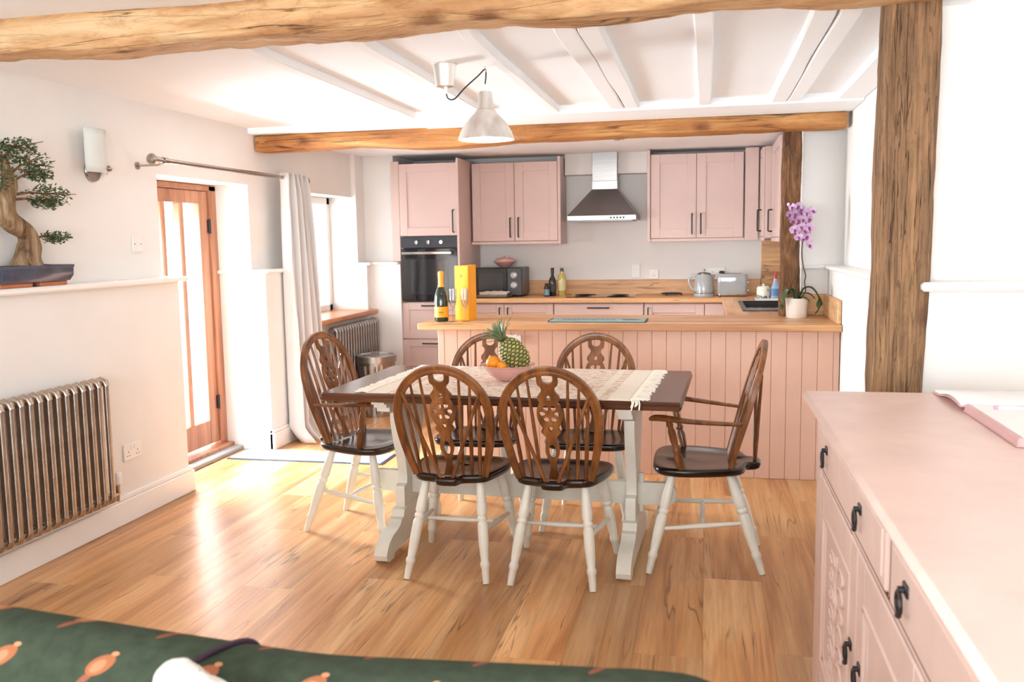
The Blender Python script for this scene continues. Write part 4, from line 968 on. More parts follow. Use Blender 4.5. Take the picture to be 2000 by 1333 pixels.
part(lp, 'shade', MB().lathe([(.041, 2.014), (.050, 2.0), (.078, 1.972), (.10, 1.945), (.117, 1.915), (.128, 1.884), (.129, 1.880), (.1275, 1.880), (.115, 1.915), (.098, 1.943), (.076, 1.970), (.048, 1.998), (.039, 2.012)], 48, (lx, ly, 0)), m_alu)
part(lp, 'bulb', MB().sphere((lx, ly, 1.935), .032, .032, .036), emit('lit_bulb', (255, 244, 228), 40))
part(lp, 'reflector', MB().lathe([(.1265, 1.881), (.1145, 1.914), (.0975, 1.942), (.075, 1.969), (.045, 1.995), (0, 1.998)], 48, (lx, ly, 0)), paint('reflector_white', (252, 250, 246), .4))
pl = bpy.data.lights.new('pendant_light', 'POINT'); pl.energy = 22; pl.color = (1, .9, .76); pl.shadow_soft_size = .03
po = bpy.data.objects.new('pendant_light', pl); COL.objects.link(po); po.location = (lx, ly, 1.893)
# recessed downlights in the kitchen ceiling
for x, y, lab in ((-1.64, 7.15, 'left'), (-.66, 7.1, 'middle'), (-.08, 6.9, 'right')):
    o = thing('downlight', 'recessed kitchen ceiling downlight, %s of the three' % ('leftmost' if lab == 'left' else 'the middle one' if lab == 'middle' else 'rightmost'), 'downlight', (x, y, 2.185), 0, 'kitchen downlights')
    part(o, 'bezel', MB().lathe([(.042, 0), (.042, -.004), (.033, -.006), (.031, -.002), (.031, 0)], 28, (x, y, 2.185)), m_chrome)
    dl = bpy.data.lights.new('kitchen_fill_spot', 'SPOT'); dl.energy = 4 if lab == 'left' else 13; dl.spot_size = 2.4; dl.spot_blend = 1; dl.color = (1, .95, .88); dl.shadow_soft_size = .03  # added fill spot to brighten the kitchen; the downlights themselves look unlit
    dlo = bpy.data.objects.new('kitchen_fill_spot', dl); COL.objects.link(dlo); dlo.location = (x, y, 2.17)
    part(o, 'lens', MB().lathe([(0, -.0025), (.0305, -.0025), (.0305, 0)], 24, (x, y, 2.185)), m_white)

# ================================================================== dining table
TR = -.035
tb = thing('dining_table', 'trestle dining table with dark wood top and cream legs', 'table', (-.85, 4.03, 0), TR, world=False)
TZ = .775
def ttop():
    g = MB()
    def ring(hx, hy, z, r): return [(a, b, z) for a, b in rrect(hx, hy, r, 4)]
    return loft([ring(.772, .437, TZ - .036, .012), ring(.778, .443, TZ - .030, .014), ring(.780, .445, TZ - .018, .015), ring(.774, .439, TZ - .014, .015), ring(.776, .441, TZ - .006, .015), ring(.770, .435, TZ, .015)])
part(tb, 'table_top', ttop(), m_table, 30)
for s in (-1, 1):
    x = s * .54
    up_ = [(.155, .672), (.165, .64), (.165, .60), (.15, .54), (.125, .47), (.10, .41), (.086, .35), (.082, .315), (.088, .29), (.12, .283), (.125, .27), (.125, .165)]
    part(tb, 'trestle_board', MB().prism([(a, b) for a, b in up_] + [(-a, b) for a, b in reversed(up_)], x - .022, x + .022, 'yz'), m_cream, 30)
    ft = [(.125, .185), (.15, .18), (.165, .15), (.19, .145), (.21, .125), (.24, .115), (.30, .105), (.345, .085), (.37, .06), (.385, .035), (.38, .012), (.36, 0), (.30, 0), (.285, .02), (.10, .03)]
    part(tb, 'trestle_foot', MB().prism([(a, b) for a, b in ft] + [(-a, b) for a, b in reversed(ft)], x - .031, x + .031, 'yz'), m_cream, 30)
    cl = [(.36, .738), (.36, .715), (.335, .712), (.33, .695), (.30, .692), (.295, .672), (.27, .668), (.25, .66), (.20, .655), (.17, .64)]
    part(tb, 'top_cleat', MB().prism([(a, b) for a, b in cl] + [(-a, b) for a, b in reversed(cl)], x - .03, x + .03, 'yz'), m_cream, 30)
g = MB(); st_ = [(-.73, .30), (-.715, .325), (-.69, .33), (.69, .33), (.715, .325), (.73, .30), (.73, .255), (.715, .235), (.69, .228), (-.69, .228), (-.715, .235), (-.73, .255)]
part(tb, 'stretcher', MB().prism(st_, -.017, .017, 'xz'), m_cream, 30)
for s in (-1, 1): part(tb, 'wedge', MB().box(s * .575 - .012, s * .575 + .012, -.01, .01, .19, .37, .004), m_cream)

# runner with fringes
t = NT('woven_runner'); t.b.inputs['Roughness'].default_value = .95
tc = t.n('ShaderNodeTexCoord'); mp = t.n('ShaderNodeMapping'); mp.inputs['Scale'].default_value = (16, 30, 10); t.l(tc.outputs['Object'], mp.inputs[0])
no = t.n('ShaderNodeTexNoise', i_Scale=1.6, i_Detail=5.0, i_Roughness=.7); t.l(mp.outputs[0], no.inputs['Vector'])
base = t.ramp(no.outputs[0], [(.34, lin((150, 112, 98))), (.44, lin((222, 190, 166))), (.55, lin((246, 232, 214))), (.68, lin((206, 158, 138)))])
sx = t.n('ShaderNodeSeparateXYZ'); t.l(tc.outputs['Object'], sx.inputs[0])
ax = t.math('ABSOLUTE', sx.outputs[0]); band = t.ramp(ax, [(0, (0, 0, 0, 1)), (.40, (0, 0, 0, 1)), (.405, (.75, .75, .75, 1)), (.435, (.75, .75, .75, 1)), (.44, (0, 0, 0, 1)), (.475, (0, 0, 0, 1)), (.48, (1, 1, 1, 1))])
cc = t.mix(band.outputs[0], base.outputs[0], lin((246, 234, 216))); t.l(cc, t.b.inputs['Base Color'])
n2 = t.n('ShaderNodeTexNoise', i_Scale=160.0, i_Detail=2.0); t.l(tc.outputs['Object'], n2.inputs['Vector']); t.bump(t.math('ADD', n2.outputs[0], no.outputs[0]), .9, .006)
rn = thing('table_runner', 'cream and rust woven runner with fringed ends on the table', 'table runner', (-.835, 4.025, TZ), TR - .02, world=False)
def clothz(x, y): return .004 + .0015 * noise.noise(Vector((x * 9, y * 9, 2)))
g = MB(); g.grid(lambda u, v: ((u * 2 - 1) * .575, (v * 2 - 1) * .425 + .006 * noise.noise(Vector((u * 7, v * 3, 1))), clothz(u, v)), 60, 40)
q = part(rn, 'cloth', g, t.m, 80); q.modifiers.new('t', 'SOLIDIFY').thickness = .003
m_fringe = paint('fringe_cotton', (248, 238, 222), .9, var=.05, nscale=40)
g = MB(); rf = random.Random(8)
for s in (-1, 1):
    for k in range(120):
        y = -.42 + .84 * (k + .5) / 120; L = rf.uniform(.05, .075); dy = rf.uniform(-.012, .012)
        z0 = .004
        P = [(s * .57, y, z0), (s * (.57 + L * .35), y + dy * .3, z0 + rf.uniform(0, .004)), (s * (.57 + L * .7), y + dy * .8, z0 + rf.uniform(-.001, .003)), (s * (.57 + L), y + dy, z0 - .001)]
        g.tube(P, [.003, .0026, .0026, .0034], 5)
for k in range(5):       # a few strands slip over the front edge
    x = .575 + k * .007; y0_ = -.415; e_ = rf.uniform(-.012, .012); g.tube([(x, y0_, .004), (x + .004, y0_ - .022, .003), (x + .008 + e_ * .4, y0_ - .034, -.006), (x + .006 + e_, y0_ - .036, -.012 - .03 * rf.random())], .0032, 5)
part(rn, 'fringe', g, m_fringe, 60, kind='stuff')

# fruit bowl
BZ = TZ + .008
bcx, bcy = -.887, 4.02
bw = solo('fruit_bowl', MB().lathe([(0, 0), (.045, 0), (.052, .004), (.078, .022), (.104, .05), (.112, .064), (.126, .070), (.127, .073), (.118, .073), (.106, .066), (.098, .052), (.072, .026), (.045, .010), (0, .008)], 48, (bcx, bcy, BZ)), m_blush, 'pale pink ceramic fruit bowl on the runner', 'bowl', loc=(bcx, bcy, BZ))
m_orangefruit = paint('orange_peel', (250, 152, 20), .35, var=.05, nscale=20, bump=.25, bscale=260)
def orange(c, r, label):
    o = thing('orange', label, 'orange', c, 0, None)
    part(o, 'fruit', MB().sphere(c, r, r, r * .95, 28, 18), m_orangefruit, 80)
    part(o, 'stem_end', MB().lathe([(.0035, 0), (.002, .003), (0, .0032)], 8, (c[0], c[1], c[2] + r * .945)), paint('orange_stem', (90, 110, 50), .7))
orange((-.948, 3.99, BZ + .082), .034, 'large orange at the left of the fruit bowl')
orange((-.903, 3.962, BZ + .070), .024, 'small orange beside the pineapple in the bowl')
pa = thing('pineapple', 'whole pineapple with its leafy crown leaning in the fruit bowl', 'pineapple', (-.845, 4.03, BZ + .04), world=False)
axd = Vector((-.60, -.10, .80)).normalized(); cen = Vector((-.012, 0, .078)); Q = axd.to_track_quat('Z', 'Y').to_matrix().to_4x4(); Q.translation = cen
RB, LB = .058, .086
def prad(tt): return RB * max(0, 1 - abs(tt) ** 2.6) ** .5
g = MB(); g.lathe([(prad(a) * .97 if abs(a) < 1 else 0, a * LB) for a in [-1, -.97, -.9, -.75, -.5, -.25, 0, .25, .5, .75, .9, .97, 1]], 28); g.xf(Q)
part(pa, 'flesh_core', g, paint('pineapple_dark', (74, 78, 34), .7), 60)
g = MB(); NR, NA = 12, 13
for i in range(NR):
    tt = -.93 + 1.86 * (i + .5) / NR
    for j in range(NA):
        a = 2 * PI * (j + .5 * (i % 2)) / NA
        r0 = prad(tt); 
        if r0 < .02: continue
        hw_ = PI / NA * .93; ht = .93 / NR * 1.75
        def S(aa, t2, k=1.0):
            rr2 = max(prad(max(-.985, min(.985, t2))), .012) * k; return (rr2 * math.cos(aa), rr2 * math.sin(aa), t2 * LB)
        vs = [S(a - hw_, tt), S(a, tt - ht * .62), S(a + hw_, tt), S(a, tt + ht * .62), S(a, tt, 1.085), S(a, tt + .02, 1.11)]
        g.add(vs, [(0, 1, 4), (1, 2, 4), (2, 3, 4), (3, 0, 4)])
g.xf(Q)
t = NT('pineapple_eye'); t.b.inputs['Roughness'].default_value = .5; tc = t.n('ShaderNodeTexCoord'); no = t.n('ShaderNodeTexNoise', i_Scale=70.0); t.l(tc.outputs['Object'], no.inputs['Vector'])
r = t.ramp(no.outputs[0], [(.35, lin((122, 128, 58))), (.55, lin((186, 176, 104))), (.7, lin((206, 178, 110)))]); t.l(r.outputs[0], t.b.inputs['Base Color'])
part(pa, 'eyes', g, t.m, 0, kind='stuff')
m_crown = paint('pineapple_leaf', (122, 140, 98), .5, var=.15, nscale=25)
rp = random.Random(2)
for k in range(26):
    a = k * 2.4; lv = k / 26; tilt = 1.05 * (1 - lv) + .08; L = .06 + .045 * math.sin(PI * (.25 + .6 * lv))
    base_ = Vector((0, 0, LB * .96)) + Vector((math.cos(a), math.sin(a), 0)) * .012 * (1 - lv * .6)
    out = Vector((math.cos(a), math.sin(a), 0)); pts = []
    for q_ in (0, .35, .7, 1.0):
        th = tilt * (.55 + .5 * q_); pts.append(base_ + (out * math.sin(th) + Vector((0, 0, 1)) * math.cos(th)) * L * q_)
    sd = out.cross(Vector((0, 0, 1))); W = [.008, .0095, .0065, .0006]; vs = []; fs = []
    for p, w_ in zip(pts, W): vs += [p - sd * w_ + out * -.002, p + out * .0015, p + sd * w_ + out * -.002]
    for i in range(3):
        for c_ in range(2): fs.append((i * 3 + c_, i * 3 + c_ + 1, i * 3 + 4 + c_, i * 3 + 3 + c_))
    q2 = part(pa, 'crown_leaf', MB().add(vs, fs).xf(Q), m_crown, 60); q2.modifiers.new('t', 'SOLIDIFY').thickness = .0012

# ================================================================== wheelback chairs
def fill_curve(loops, extrude):
    cu_ = bpy.data.curves.new('tmp', 'CURVE'); cu_.dimensions = '2D'; cu_.fill_mode = 'BOTH'; cu_.extrude = extrude; cu_.bevel_depth = .0012; cu_.bevel_resolution = 0; cu_.offset = -.0012
    for L in loops:
        sp_ = cu_.splines.new('POLY'); sp_.points.add(len(L) - 1); sp_.use_cyclic_u = True
        for p, (a, b) in zip(sp_.points, L): p.co = (a, b, 0, 1)
    o = bpy.data.objects.new('tmp', cu_); COL.objects.link(o)
    dg = bpy.context.evaluated_depsgraph_get(); me = bpy.data.meshes.new_from_object(o.evaluated_get(dg))
    g = MB().add([v.co for v in me.vertices], [tuple(p.vertices) for p in me.polygons])
    bpy.data.objects.remove(o); bpy.data.curves.remove(cu_); bpy.data.meshes.remove(me)
    return g
def catmull2(pts, k=4):
    out = []; n = len(pts)
    for i in range(n - 1):
        p0 = Vector(pts[max(i - 1, 0)]); p1 = Vector(pts[i]); p2 = Vector(pts[i + 1]); p3 = Vector(pts[min(i + 2, n - 1)])
        for j in range(k):
            t_ = j / k; out.append(tuple(.5 * ((2 * p1) + (p2 - p0) * t_ + (2 * p0 - 5 * p1 + 4 * p2 - p3) * t_ * t_ + (3 * p1 - p0 - 3 * p2 + p3) * t_ ** 3)))
    out.append(tuple(pts[-1])); return out
LEG = [(0, .015), (.12, .0185), (.25, .022), (.33, .0225), (.355, .0165), (.37, .0215), (.395, .0215), (.41, .016), (.425, .0205), (.46, .0225), (.58, .0225), (.70, .020), (.785, .0165), (.80, .0205), (.835, .0205), (.85, .0165), (.93, .0155), (1, .0135)]
ARMP = [(0, .013), (.1, .016), (.28, .019), (.36, .013), (.40, .018), (.44, .018), (.48, .012), (.62, .0165), (.78, .016), (.85, .011), (.9, .015), (1, .012)]
STR = [(0, .007), (.15, .009), (.5, .0125), (.85, .009), (1, .007)]
def make_chair(name, label, arm, group):
    o = thing(name, label, 'chair', (0, 0, 0), 0, group, world=False)
    k = 1.13 if arm else 1.0; zs = .452 if arm else .437; th = math.radians(15.5 if arm else 18)
    # seat
    half = [(0, .208), (.07, .207), (.14, .200), (.19, .175), (.212, .125), (.214, .07), (.203, 0), (.184, -.07), (.163, -.125), (.13, -.152), (.085, -.163), (.060, -.172), (.050, -.195), (.042, -.215), (.02, -.222), (0, -.223)]
    h = catmull2(half, 3); out = [(x * k, y * (1.08 if arm else 1)) for x, y in h] + [(-x * k, y * (1.08 if arm else 1)) for x, y in reversed(h[1:-1])]
    prof = [(.0, -.036), (.6, -.036), (.925, -.036), (.975, -.030), (1.0, -.016), (.995, -.006), (.97, -.001), (.92, 0), (.82, -.002), (.70, -.008), (.5, -.012), (.25, -.010)]
    rings = []
    for s, z in prof[1:]:
        rings.append([(x * s, y * s + .01 * (1 - s), zs + z + (.006 * math.exp(-(x * s / .03) ** 2) if (z > -.013 and s < .85 and y * s > .05) else 0)) for x, y in out])
    part(o, 'seat', loft(rings), m_seat, 50)
    # legs and stretchers
    fr = [(s * .15 * k, .135, s * .212 * (1.2 if arm else 1), .232) for s in (-1, 1)]; re = [(s * .118 * k, -.10, s * .173 * (1.08 if arm else 1), -.242) for s in (-1, 1)]
    pts = []
    for (a, b, c_, d_) in fr + re:
        part(o, 'leg', MB().leg((a, b, zs - .03), (c_, d_, 0), LEG), m_cream, 50); pts.append((Vector((a, b, zs - .03)), Vector((c_, d_, 0))))
    mids = []
    for i in (0, 1):
        A = pts[i][0].lerp(pts[i][1], .56); B = pts[i + 2][0].lerp(pts[i + 2][1], .50)
        part(o, 'side_stretcher', MB().leg(A, B, STR, 10), m_cream, 50); mids.append(A.lerp(B, .5))
    part(o, 'cross_stretcher', MB().leg(mids[0], mids[1], [(0, .007), (.1, .010), (.25, .0135), (.5, .009), (.75, .0135), (.9, .010), (1, .007)] if arm else STR, 10), m_cream, 50)
    # hoop
    yb = -.105 if arm else -.138; v0 = .30 if arm else .285; a_ = .218 if arm else .197; b_ = .232 if arm else .216; ub = .172 if arm else .152
    def H(u, v, off=0): return Vector((u, yb - v * math.sin(th) + off * math.cos(th), zs - .004 + v * math.cos(th) + off * math.sin(th)))
    side = [(ub + (a_ - ub) * math.sin(PI / 2 * i / 8), v0 * i / 8) for i in range(8)]
    uv = [(-u, v) for u, v in side] + [(-a_ * math.cos(PI * i / 28), v0 + b_ * math.sin(PI * i / 28)) for i in range(29)] + [(u, v) for u, v in reversed(side)]
    hp = [H(u, v) for u, v in uv]; nrm = Vector((0, math.cos(th), math.sin(th)))
    N_ = len(hp); rad = [.0182 if 6 < i < N_ - 7 else .0135 + .0047 * min(i, N_ - 1 - i) / 6 for i in range(N_)]
    # rectangular-ish section swept along the hoop
    vs = []; fs = []; sec = [(1, .45), (.85, .62), (.3, .62), (0, .5), (-.3, .62), (-.85, .62), (-1, .45), (-1, -.45), (-.85, -.62), (-.3, -.62), (0, -.5), (.3, -.62), (.85, -.62), (1, -.45)]
    for i, p in enumerate(hp):
        tg = (hp[min(i + 1, N_ - 1)] - hp[max(i - 1, 0)]).normalized(); sd = tg.cross(nrm).normalized()
        for e, f_ in sec: vs.append(p + sd * e * rad[i] + nrm * f_ * rad[i])
    m_ = len(sec)
    for i in range(N_ - 1):
        for q_ in range(m_): fs.append((i * m_ + q_, i * m_ + (q_ + 1) % m_, (i + 1) * m_ + (q_ + 1) % m_, (i + 1) * m_ + q_))
    fs += [tuple(range(m_)), tuple((N_ - 1) * m_ + q_ for q_ in range(m_))]
    part(o, 'hoop', MB().add(vs, fs), m_chair, 40)
    # spindles and braces
    def vtop(u): return v0 + b_ * math.sqrt(max(0, 1 - (u / a_) ** 2))
    ku = a_ / .197
    for s in (-1, 1):
        for ut, ub_ in ((.083, .056), (.126, .095), (.162, .130)):
            ut *= ku; ub_ *= ku; p0 = H(s * ub_, 0); p1 = H(s * ut, vtop(ut) - .008)
            part(o, 'spindle', MB().leg(p0, p1, [(0, .0065), (.3, .0088), (.6, .0078), (1, .0052)], 8), m_chair, 50)
        if True:
            ut = .165 * ku; p0 = Vector((s * .024, -.198 * (1.08 if arm else 1), zs - .008)); p1 = H(s * ut, vtop(ut) - .004, -.010)
            part(o, 'brace', MB().leg(p0, p1, [(0, .0075), (.3, .0085), (1, .0062)], 8), m_chair, 50)
    # wheel splat
    tv_ = vtop(.04); kv = tv_ / .5
    prof_ = [(0, .026), (.02, .022), (.05, .014), (.075, .012), (.095, .019), (.135, .030), (.175, .025), (.195, .022), (.208, .026), (.222, .038), (.232, .040), (.246, .033), (.258, .040), (.285, .050), (.31, .053), (.335, .050), (.355, .042), (.363, .036), (.374, .044), (.39, .045), (.402, .036), (.418, .027), (.433, .030), (.448, .042), (.5, .043)]
    rt = [(w_, v * kv) for v, w_ in catmull2([(v, w_) for v, w_ in prof_], 3)]
    U = [(.023, .5 * kv)] + [(.023 * math.cos(a), (.468 - .02 * math.sin(a)) * kv) for a in [PI * i / 8 for i in range(9)]] + [(-.023, .5 * kv)]
    outer = rt + U + [(-a, b) for a, b in reversed(rt)]
    def ell(cx, cy, rx, ry, rot=0, n_=14): return [(cx + rx * math.cos(q) * math.cos(rot) - ry * math.sin(q) * math.sin(rot), cy + rx * math.cos(q) * math.sin(rot) + ry * math.sin(q) * math.cos(rot)) for q in [2 * PI * i / n_ for i in range(n_)]]
    holes = [ell(0, .135 * kv, .015, .034), [(-.010, .245 * kv), (0, .228 * kv), (.010, .245 * kv), (.006, .251 * kv), (-.006, .251 * kv)], [(-.010, .376 * kv), (.010, .376 * kv), (.006, .392 * kv), (0, .398 * kv), (-.006, .392 * kv)]]
    for i in range(6):
        a = PI / 2 + i * PI / 3 + PI / 6; cx, cy = .0295 * math.cos(a), .31 * kv + .0295 * math.sin(a)
        pet = []
        for q in range(14):
            b = 2 * PI * q / 14; lx_ = .0125 * math.cos(b); ly_ = (.0115 + .0035 * math.cos(b)) * math.sin(b)
            pet.append((cx + lx_ * math.cos(a) - ly_ * math.sin(a), cy + lx_ * math.sin(a) + ly_ * math.cos(a)))
        holes.append(pet)
    g = fill_curve([outer] + holes, .0055)
    g.map(lambda p: H(p.x, p.y, p.z)); part(o, 'splat', g, m_chair, 40)
    if arm:
        for s in (-1, 1):
            va = .205; ua = ub + (a_ - ub) * math.sin(PI / 2 * va / v0)
            P, R = smooth_path([H(s * (ua - .002), va), (s * .240, -.04, .655), (s * .262, .07, .665), (s * .262, .16, .675), (s * .250, .205, .674), (s * .240, .222, .668)], [.014, .018, .021, .026, .027, .018], 5)
            part(o, 'armrest', MB().tube(P, R, 12, flat=.52, ref=(1, 0, 0)), m_chair, 50)
            part(o, 'arm_post', MB().leg((s * .222, .095, zs - .01), (s * .256, .150, .668), ARMP, 12), m_chair, 50)
    return o
side = make_chair('wheelback_chair', 'dark wheelback chair with cream legs, front left of the table', False, 'wheelback side chairs')
side.location = (-1.055, 3.755, 0)
for (x, y, rz, lab) in ((-.600, 3.752, -.03, 'dark wheelback chair with cream legs, front right of the table'), (-1.135, 4.455, PI + .02, 'wheelback chair across the table, behind the fruit bowl'), (-.563, 4.455, PI, 'wheelback chair across the table, right of the fruit bowl')):
    c_ = copy_tree(side); c_.location = (x, y, 0); c_.rotation_euler.z = rz; c_['label'] = lab
armc = make_chair('wheelback_armchair', 'wheelback armchair at the right end of the table', True, 'wheelback armchairs')
armc.location = (.005, 4.005, 0); armc.rotation_euler.z = PI / 2
c_ = copy_tree(armc); c_.location = (-1.665, 4.19, 0); c_.rotation_euler.z = -PI / 2 - .15; c_['label'] = 'wheelback armchair at the left end of the table by the curtain'

# ================================================================== sideboard
SX = .335
sb = thing('sideboard', 'pink painted sideboard with carved doors and iron drop handles', 'sideboard', (.65, 1.76, 0))
m_gap = paint('bare_wood_gap', (92, 52, 40), .8)
part(sb, 'body', MB().box(SX + .012, .985, .70, 2.80, .09, .905).box(SX, SX + .03, 2.715, 2.80, .0, .905, .003).box(SX, SX + .03, .70, .735, .0, .905, .003).box(SX + .03, .985, 2.77, 2.80, .0, .905, .003), m_pinkchalk)
g = MB()
for (x0, y0, y1, z0, z1, r_) in ((.318, .68, 2.83, .900, .914, .005), (.306, .67, 2.845, .912, .926, .006), (.294, .66, 2.862, .924, .950, .011)): g.box(x0, 1.02, y0, y1, z0, z1, r_)
part(sb, 'top', g, m_pinkchalk, 40)
part(sb, 'gap_strip', MB().box(SX + .011, SX + .0135, .735, 2.715, .09, .90), m_gap)  # bare brown wood showing in the gaps between drawers and doors
part(sb, 'gap_strip', MB().box(SX - .0005, SX + .012, .735, 2.715, .7515, .7585).box(SX - .002, SX + .012, 1.679, 1.690, .76, .893), m_gap)
part(sb, 'rail', MB().box(SX + .0005, SX + .02, .735, 2.715, .738, .752, .002), m_pinkchalk)
def drop_handle(par, x, y, z):
    g = MB().box(x - .004, x, y - .016, y + .016, z + .008, z + .030, .002).lathe([(.006, 0), (.007, .012), (.004, .014)], 10).xf(Matrix.Identity(4))
    g = MB().box(x - .004, x + .001, y - .017, y + .017, z + .006, z + .028, .002).tube([(x, y, z + .017), (x - .014, y, z + .017)], .006, 10)
    ring = [(x - .012 - .004 * math.sin(a) * 0, y + .019 * math.sin(a), z - .006 - .020 * math.cos(a) * -1 if False else z - .006 + .020 * math.cos(a)) for a in [2 * PI * i / 18 for i in range(18)]]
    g.tube(ring, .0034, 7, closed=True); g.sphere((x - .012, y, z - .027), .006, .008, .006, 10, 7)
    return part(par, 'handle', g, m_black, 50)
for y0, y1, hs in ((1.722, 2.70, (2.53, 1.985)), (.742, 1.678, (1.53, .95))):
    q = part(sb, 'drawer', MB().box(SX - .004, SX + .018, y0, y1, .757, .893, .005).box(SX - .007, SX, y0 + .028, y1 - .028, .777, .873, .003), m_pinkchalk, 30)
    for y in hs: drop_handle(q, SX - .007, y, .822)
part(sb, 'drawer_divider', MB().box(SX, SX + .02, 1.690, 1.708, .752, .90, .002), m_pinkchalk)
def relief(kind, yc, zc, hy, hz):
    g = MB(); X = SX - .001
    def T(pts, r_=.006): g.tube([(X, yc + a * hy, zc + b * hz) for a, b in pts], r_, 6)
    if kind == 'leaf':
        for s in (-1, 1):
            for k in range(7):
                z0 = -.9 + k * .28; pts = []
                for i in range(15):
                    a = i / 14 * 4.6; rr2 = .30 * (1 - i / 18); pts.append((s * (.42 - rr2 * math.cos(a) * 1.0), z0 + .42 * rr2 * math.sin(a) * 1.3))
                T(pts, .0055)
        T([(0.06 * math.sin(i * .9), -1 + i * .1) for i in range(21)], .007)
    else:
        for R_ in (.85, .62): T([(R_ * math.cos(a), .15 + R_ * .72 * math.sin(a)) for a in [2 * PI * i / 32 for i in range(33)]], .006)
        for k in range(8):
            a = k * PI / 4; T([(.15 * math.cos(a), .15 + .1 * math.sin(a)), (.38 * math.cos(a + .18), .15 + .28 * math.sin(a + .18)), (.55 * math.cos(a), .15 + .40 * math.sin(a))], .008)
        for s in (-1, 1):
            T([(s * (.9 - .25 * i / 10 * math.cos(i * .45)), -.72 + .12 * math.sin(i * .45)) for i in range(14)], .006)
    return g
for (y0, y1, kind, hy_) in ((2.037, 2.70, 'leaf', 2.095), (1.392, 2.030, 'rose', 1.972), (.742, 1.385, 'leaf', .80)):
    g = MB(); z0, z1 = .11, .733; fr_ = .092; X0 = SX - .002
    g.box(X0, SX + .018, y0, y0 + fr_, z0, z1, .004).box(X0, SX + .018, y1 - fr_, y1, z0, z1, .004).box(X0, SX + .018, y0 + fr_, y1 - fr_, z1 - fr_, z1, .003).box(X0, SX + .018, y0 + fr_, y1 - fr_, z0, z0 + fr_, .003)
    g.box(SX + .004, SX + .018, y0 + fr_ - .004, y1 - fr_ + .004, z0 + fr_ - .004, z1 - fr_ + .004)
    i0, i1, k0, k1 = y0 + fr_, y1 - fr_, z0 + fr_, z1 - fr_
    for w_, x_ in ((.012, SX - .006), (.026, SX + .001)):
        g.box(x_, SX + .01, i0 - .004, i0 + w_, k0, k1, .003).box(x_, SX + .01, i1 - w_, i1 + .004, k0, k1, .003).box(x_, SX + .01, i0, i1, k1 - w_, k1 + .004, .003).box(x_, SX + .01, i0, i1, k0 - .004, k0 + w_, .003)
    q = part(sb, 'door', g, m_pinkchalk, 30)
    part(q, 'carving', relief(kind, (i0 + i1) / 2, (k0 + k1) / 2, (i1 - i0) / 2 - .04, (k1 - k0) / 2 - .04).map(lambda p: Vector((SX + .004 + (p.x - SX) * .9, p.y, p.z))), m_pinkchalk, 60)
    drop_handle(q, SX - .002, hy_, .47)
part(sb, 'plinth', MB().box(SX + .004, .97, .735, 2.715, .0, .10, .004), m_pinkchalk)
# notebook and pencil on the sideboard
m_paper = paint('white_paper', (250, 249, 246), .8, var=.01); m_rosecover = paint('rose_cover', (214, 170, 168), .45)
nb = thing('notebook', 'open pink planner with white pages on the sideboard', 'notebook', (.83, 2.45, .95))
part(nb, 'cover', MB().box(.672, 1.0, 2.13, 2.555, .951, .955, .002).box(.675, .69, 2.13, 2.555, .951, .972, .003), m_rosecover)
part(nb, 'pages', MB().box(.684, .995, 2.142, 2.552, .955, .972, .003), m_paper)
g = MB().grid(lambda u, v: (.668 + .33 * u, 2.555 + .285 * v, .972 - .010 * v + .012 * math.sin(PI * min(1, v * 1.3))), 4, 10); g2 = part(nb, 'cover_flap', MB().grid(lambda u, v: (.664 + .335 * u, 2.553 + .295 * v, .966 - .012 * v + .010 * math.sin(PI * min(1, v * 1.3))), 4, 10), m_rosecover, 60); g2.modifiers.new('t', 'SOLIDIFY').thickness = .003
g3 = part(nb, 'page_stack', g, m_paper, 60); g3.modifiers.new('t', 'SOLIDIFY').thickness = .005
pn = thing('pencil', 'slim white pencil with a pink tip lying on the open planner', 'pencil', (.80, 2.45, .975))
part(pn, 'shaft', MB().tube([(.735, 2.478, .9765), (.95, 2.455, .9765)], .0042, 8), m_white)
part(pn, 'tip', MB().tube([(.725, 2.479, .9765), (.735, 2.478, .9765)], .0044, 8), paint('pencil_pink', (206, 160, 186), .5))

# ================================================================== sofa
t = NT('bird_print_velvet'); t.b.inputs['Roughness'].default_value = .9; t.b.inputs['Specular IOR Level'].default_value = .15
tc = t.n('ShaderNodeTexCoord'); sx = t.n('ShaderNodeSeparateXYZ'); t.l(tc.outputs['Object'], sx.inputs[0])
s_ = t.math('ADD', sx.outputs[1], sx.outputs[2])
CW, CH = .165, .125
vrow = t.math('DIVIDE', t.math('ADD', s_, 3.02), CH); rowi = t.math('FLOOR', vrow); fv = t.math('MULTIPLY', t.math('SUBTRACT', t.math('FRACT', vrow), .5), CH)
shift = t.math('MULTIPLY', t.math('MODULO', rowi, 2.0), .5)
ucol = t.math('ADD', t.math('DIVIDE', t.math('ADD', sx.outputs[0], 5.03), CW), shift); fu = t.math('MULTIPLY', t.math('SUBTRACT', t.math('FRACT', ucol), .5), CW)
def ellm(cx, cy, rx, ry, rot):
    ca, sa = math.cos(rot), math.sin(rot); du = t.math('SUBTRACT', fu, cx); dv = t.math('SUBTRACT', fv, cy)
    a = t.math('DIVIDE', t.math('ADD', t.math('MULTIPLY', du, ca), t.math('MULTIPLY', dv, sa)), rx)
    b = t.math('DIVIDE', t.math('SUBTRACT', t.math('MULTIPLY', dv, ca), t.math('MULTIPLY', du, sa)), ry)
    return t.math('LESS_THAN', t.math('ADD', t.math('MULTIPLY', a, a), t.math('MULTIPLY', b, b)), 1.0)
body = ellm(0, 0, .027, .017, 1.0); tail = ellm(-.016, -.030, .022, .006, 1.0); head = ellm(.0145, .027, .0062, .0055, 0); wing = ellm(-.003, -.003, .016, .009, 1.1)
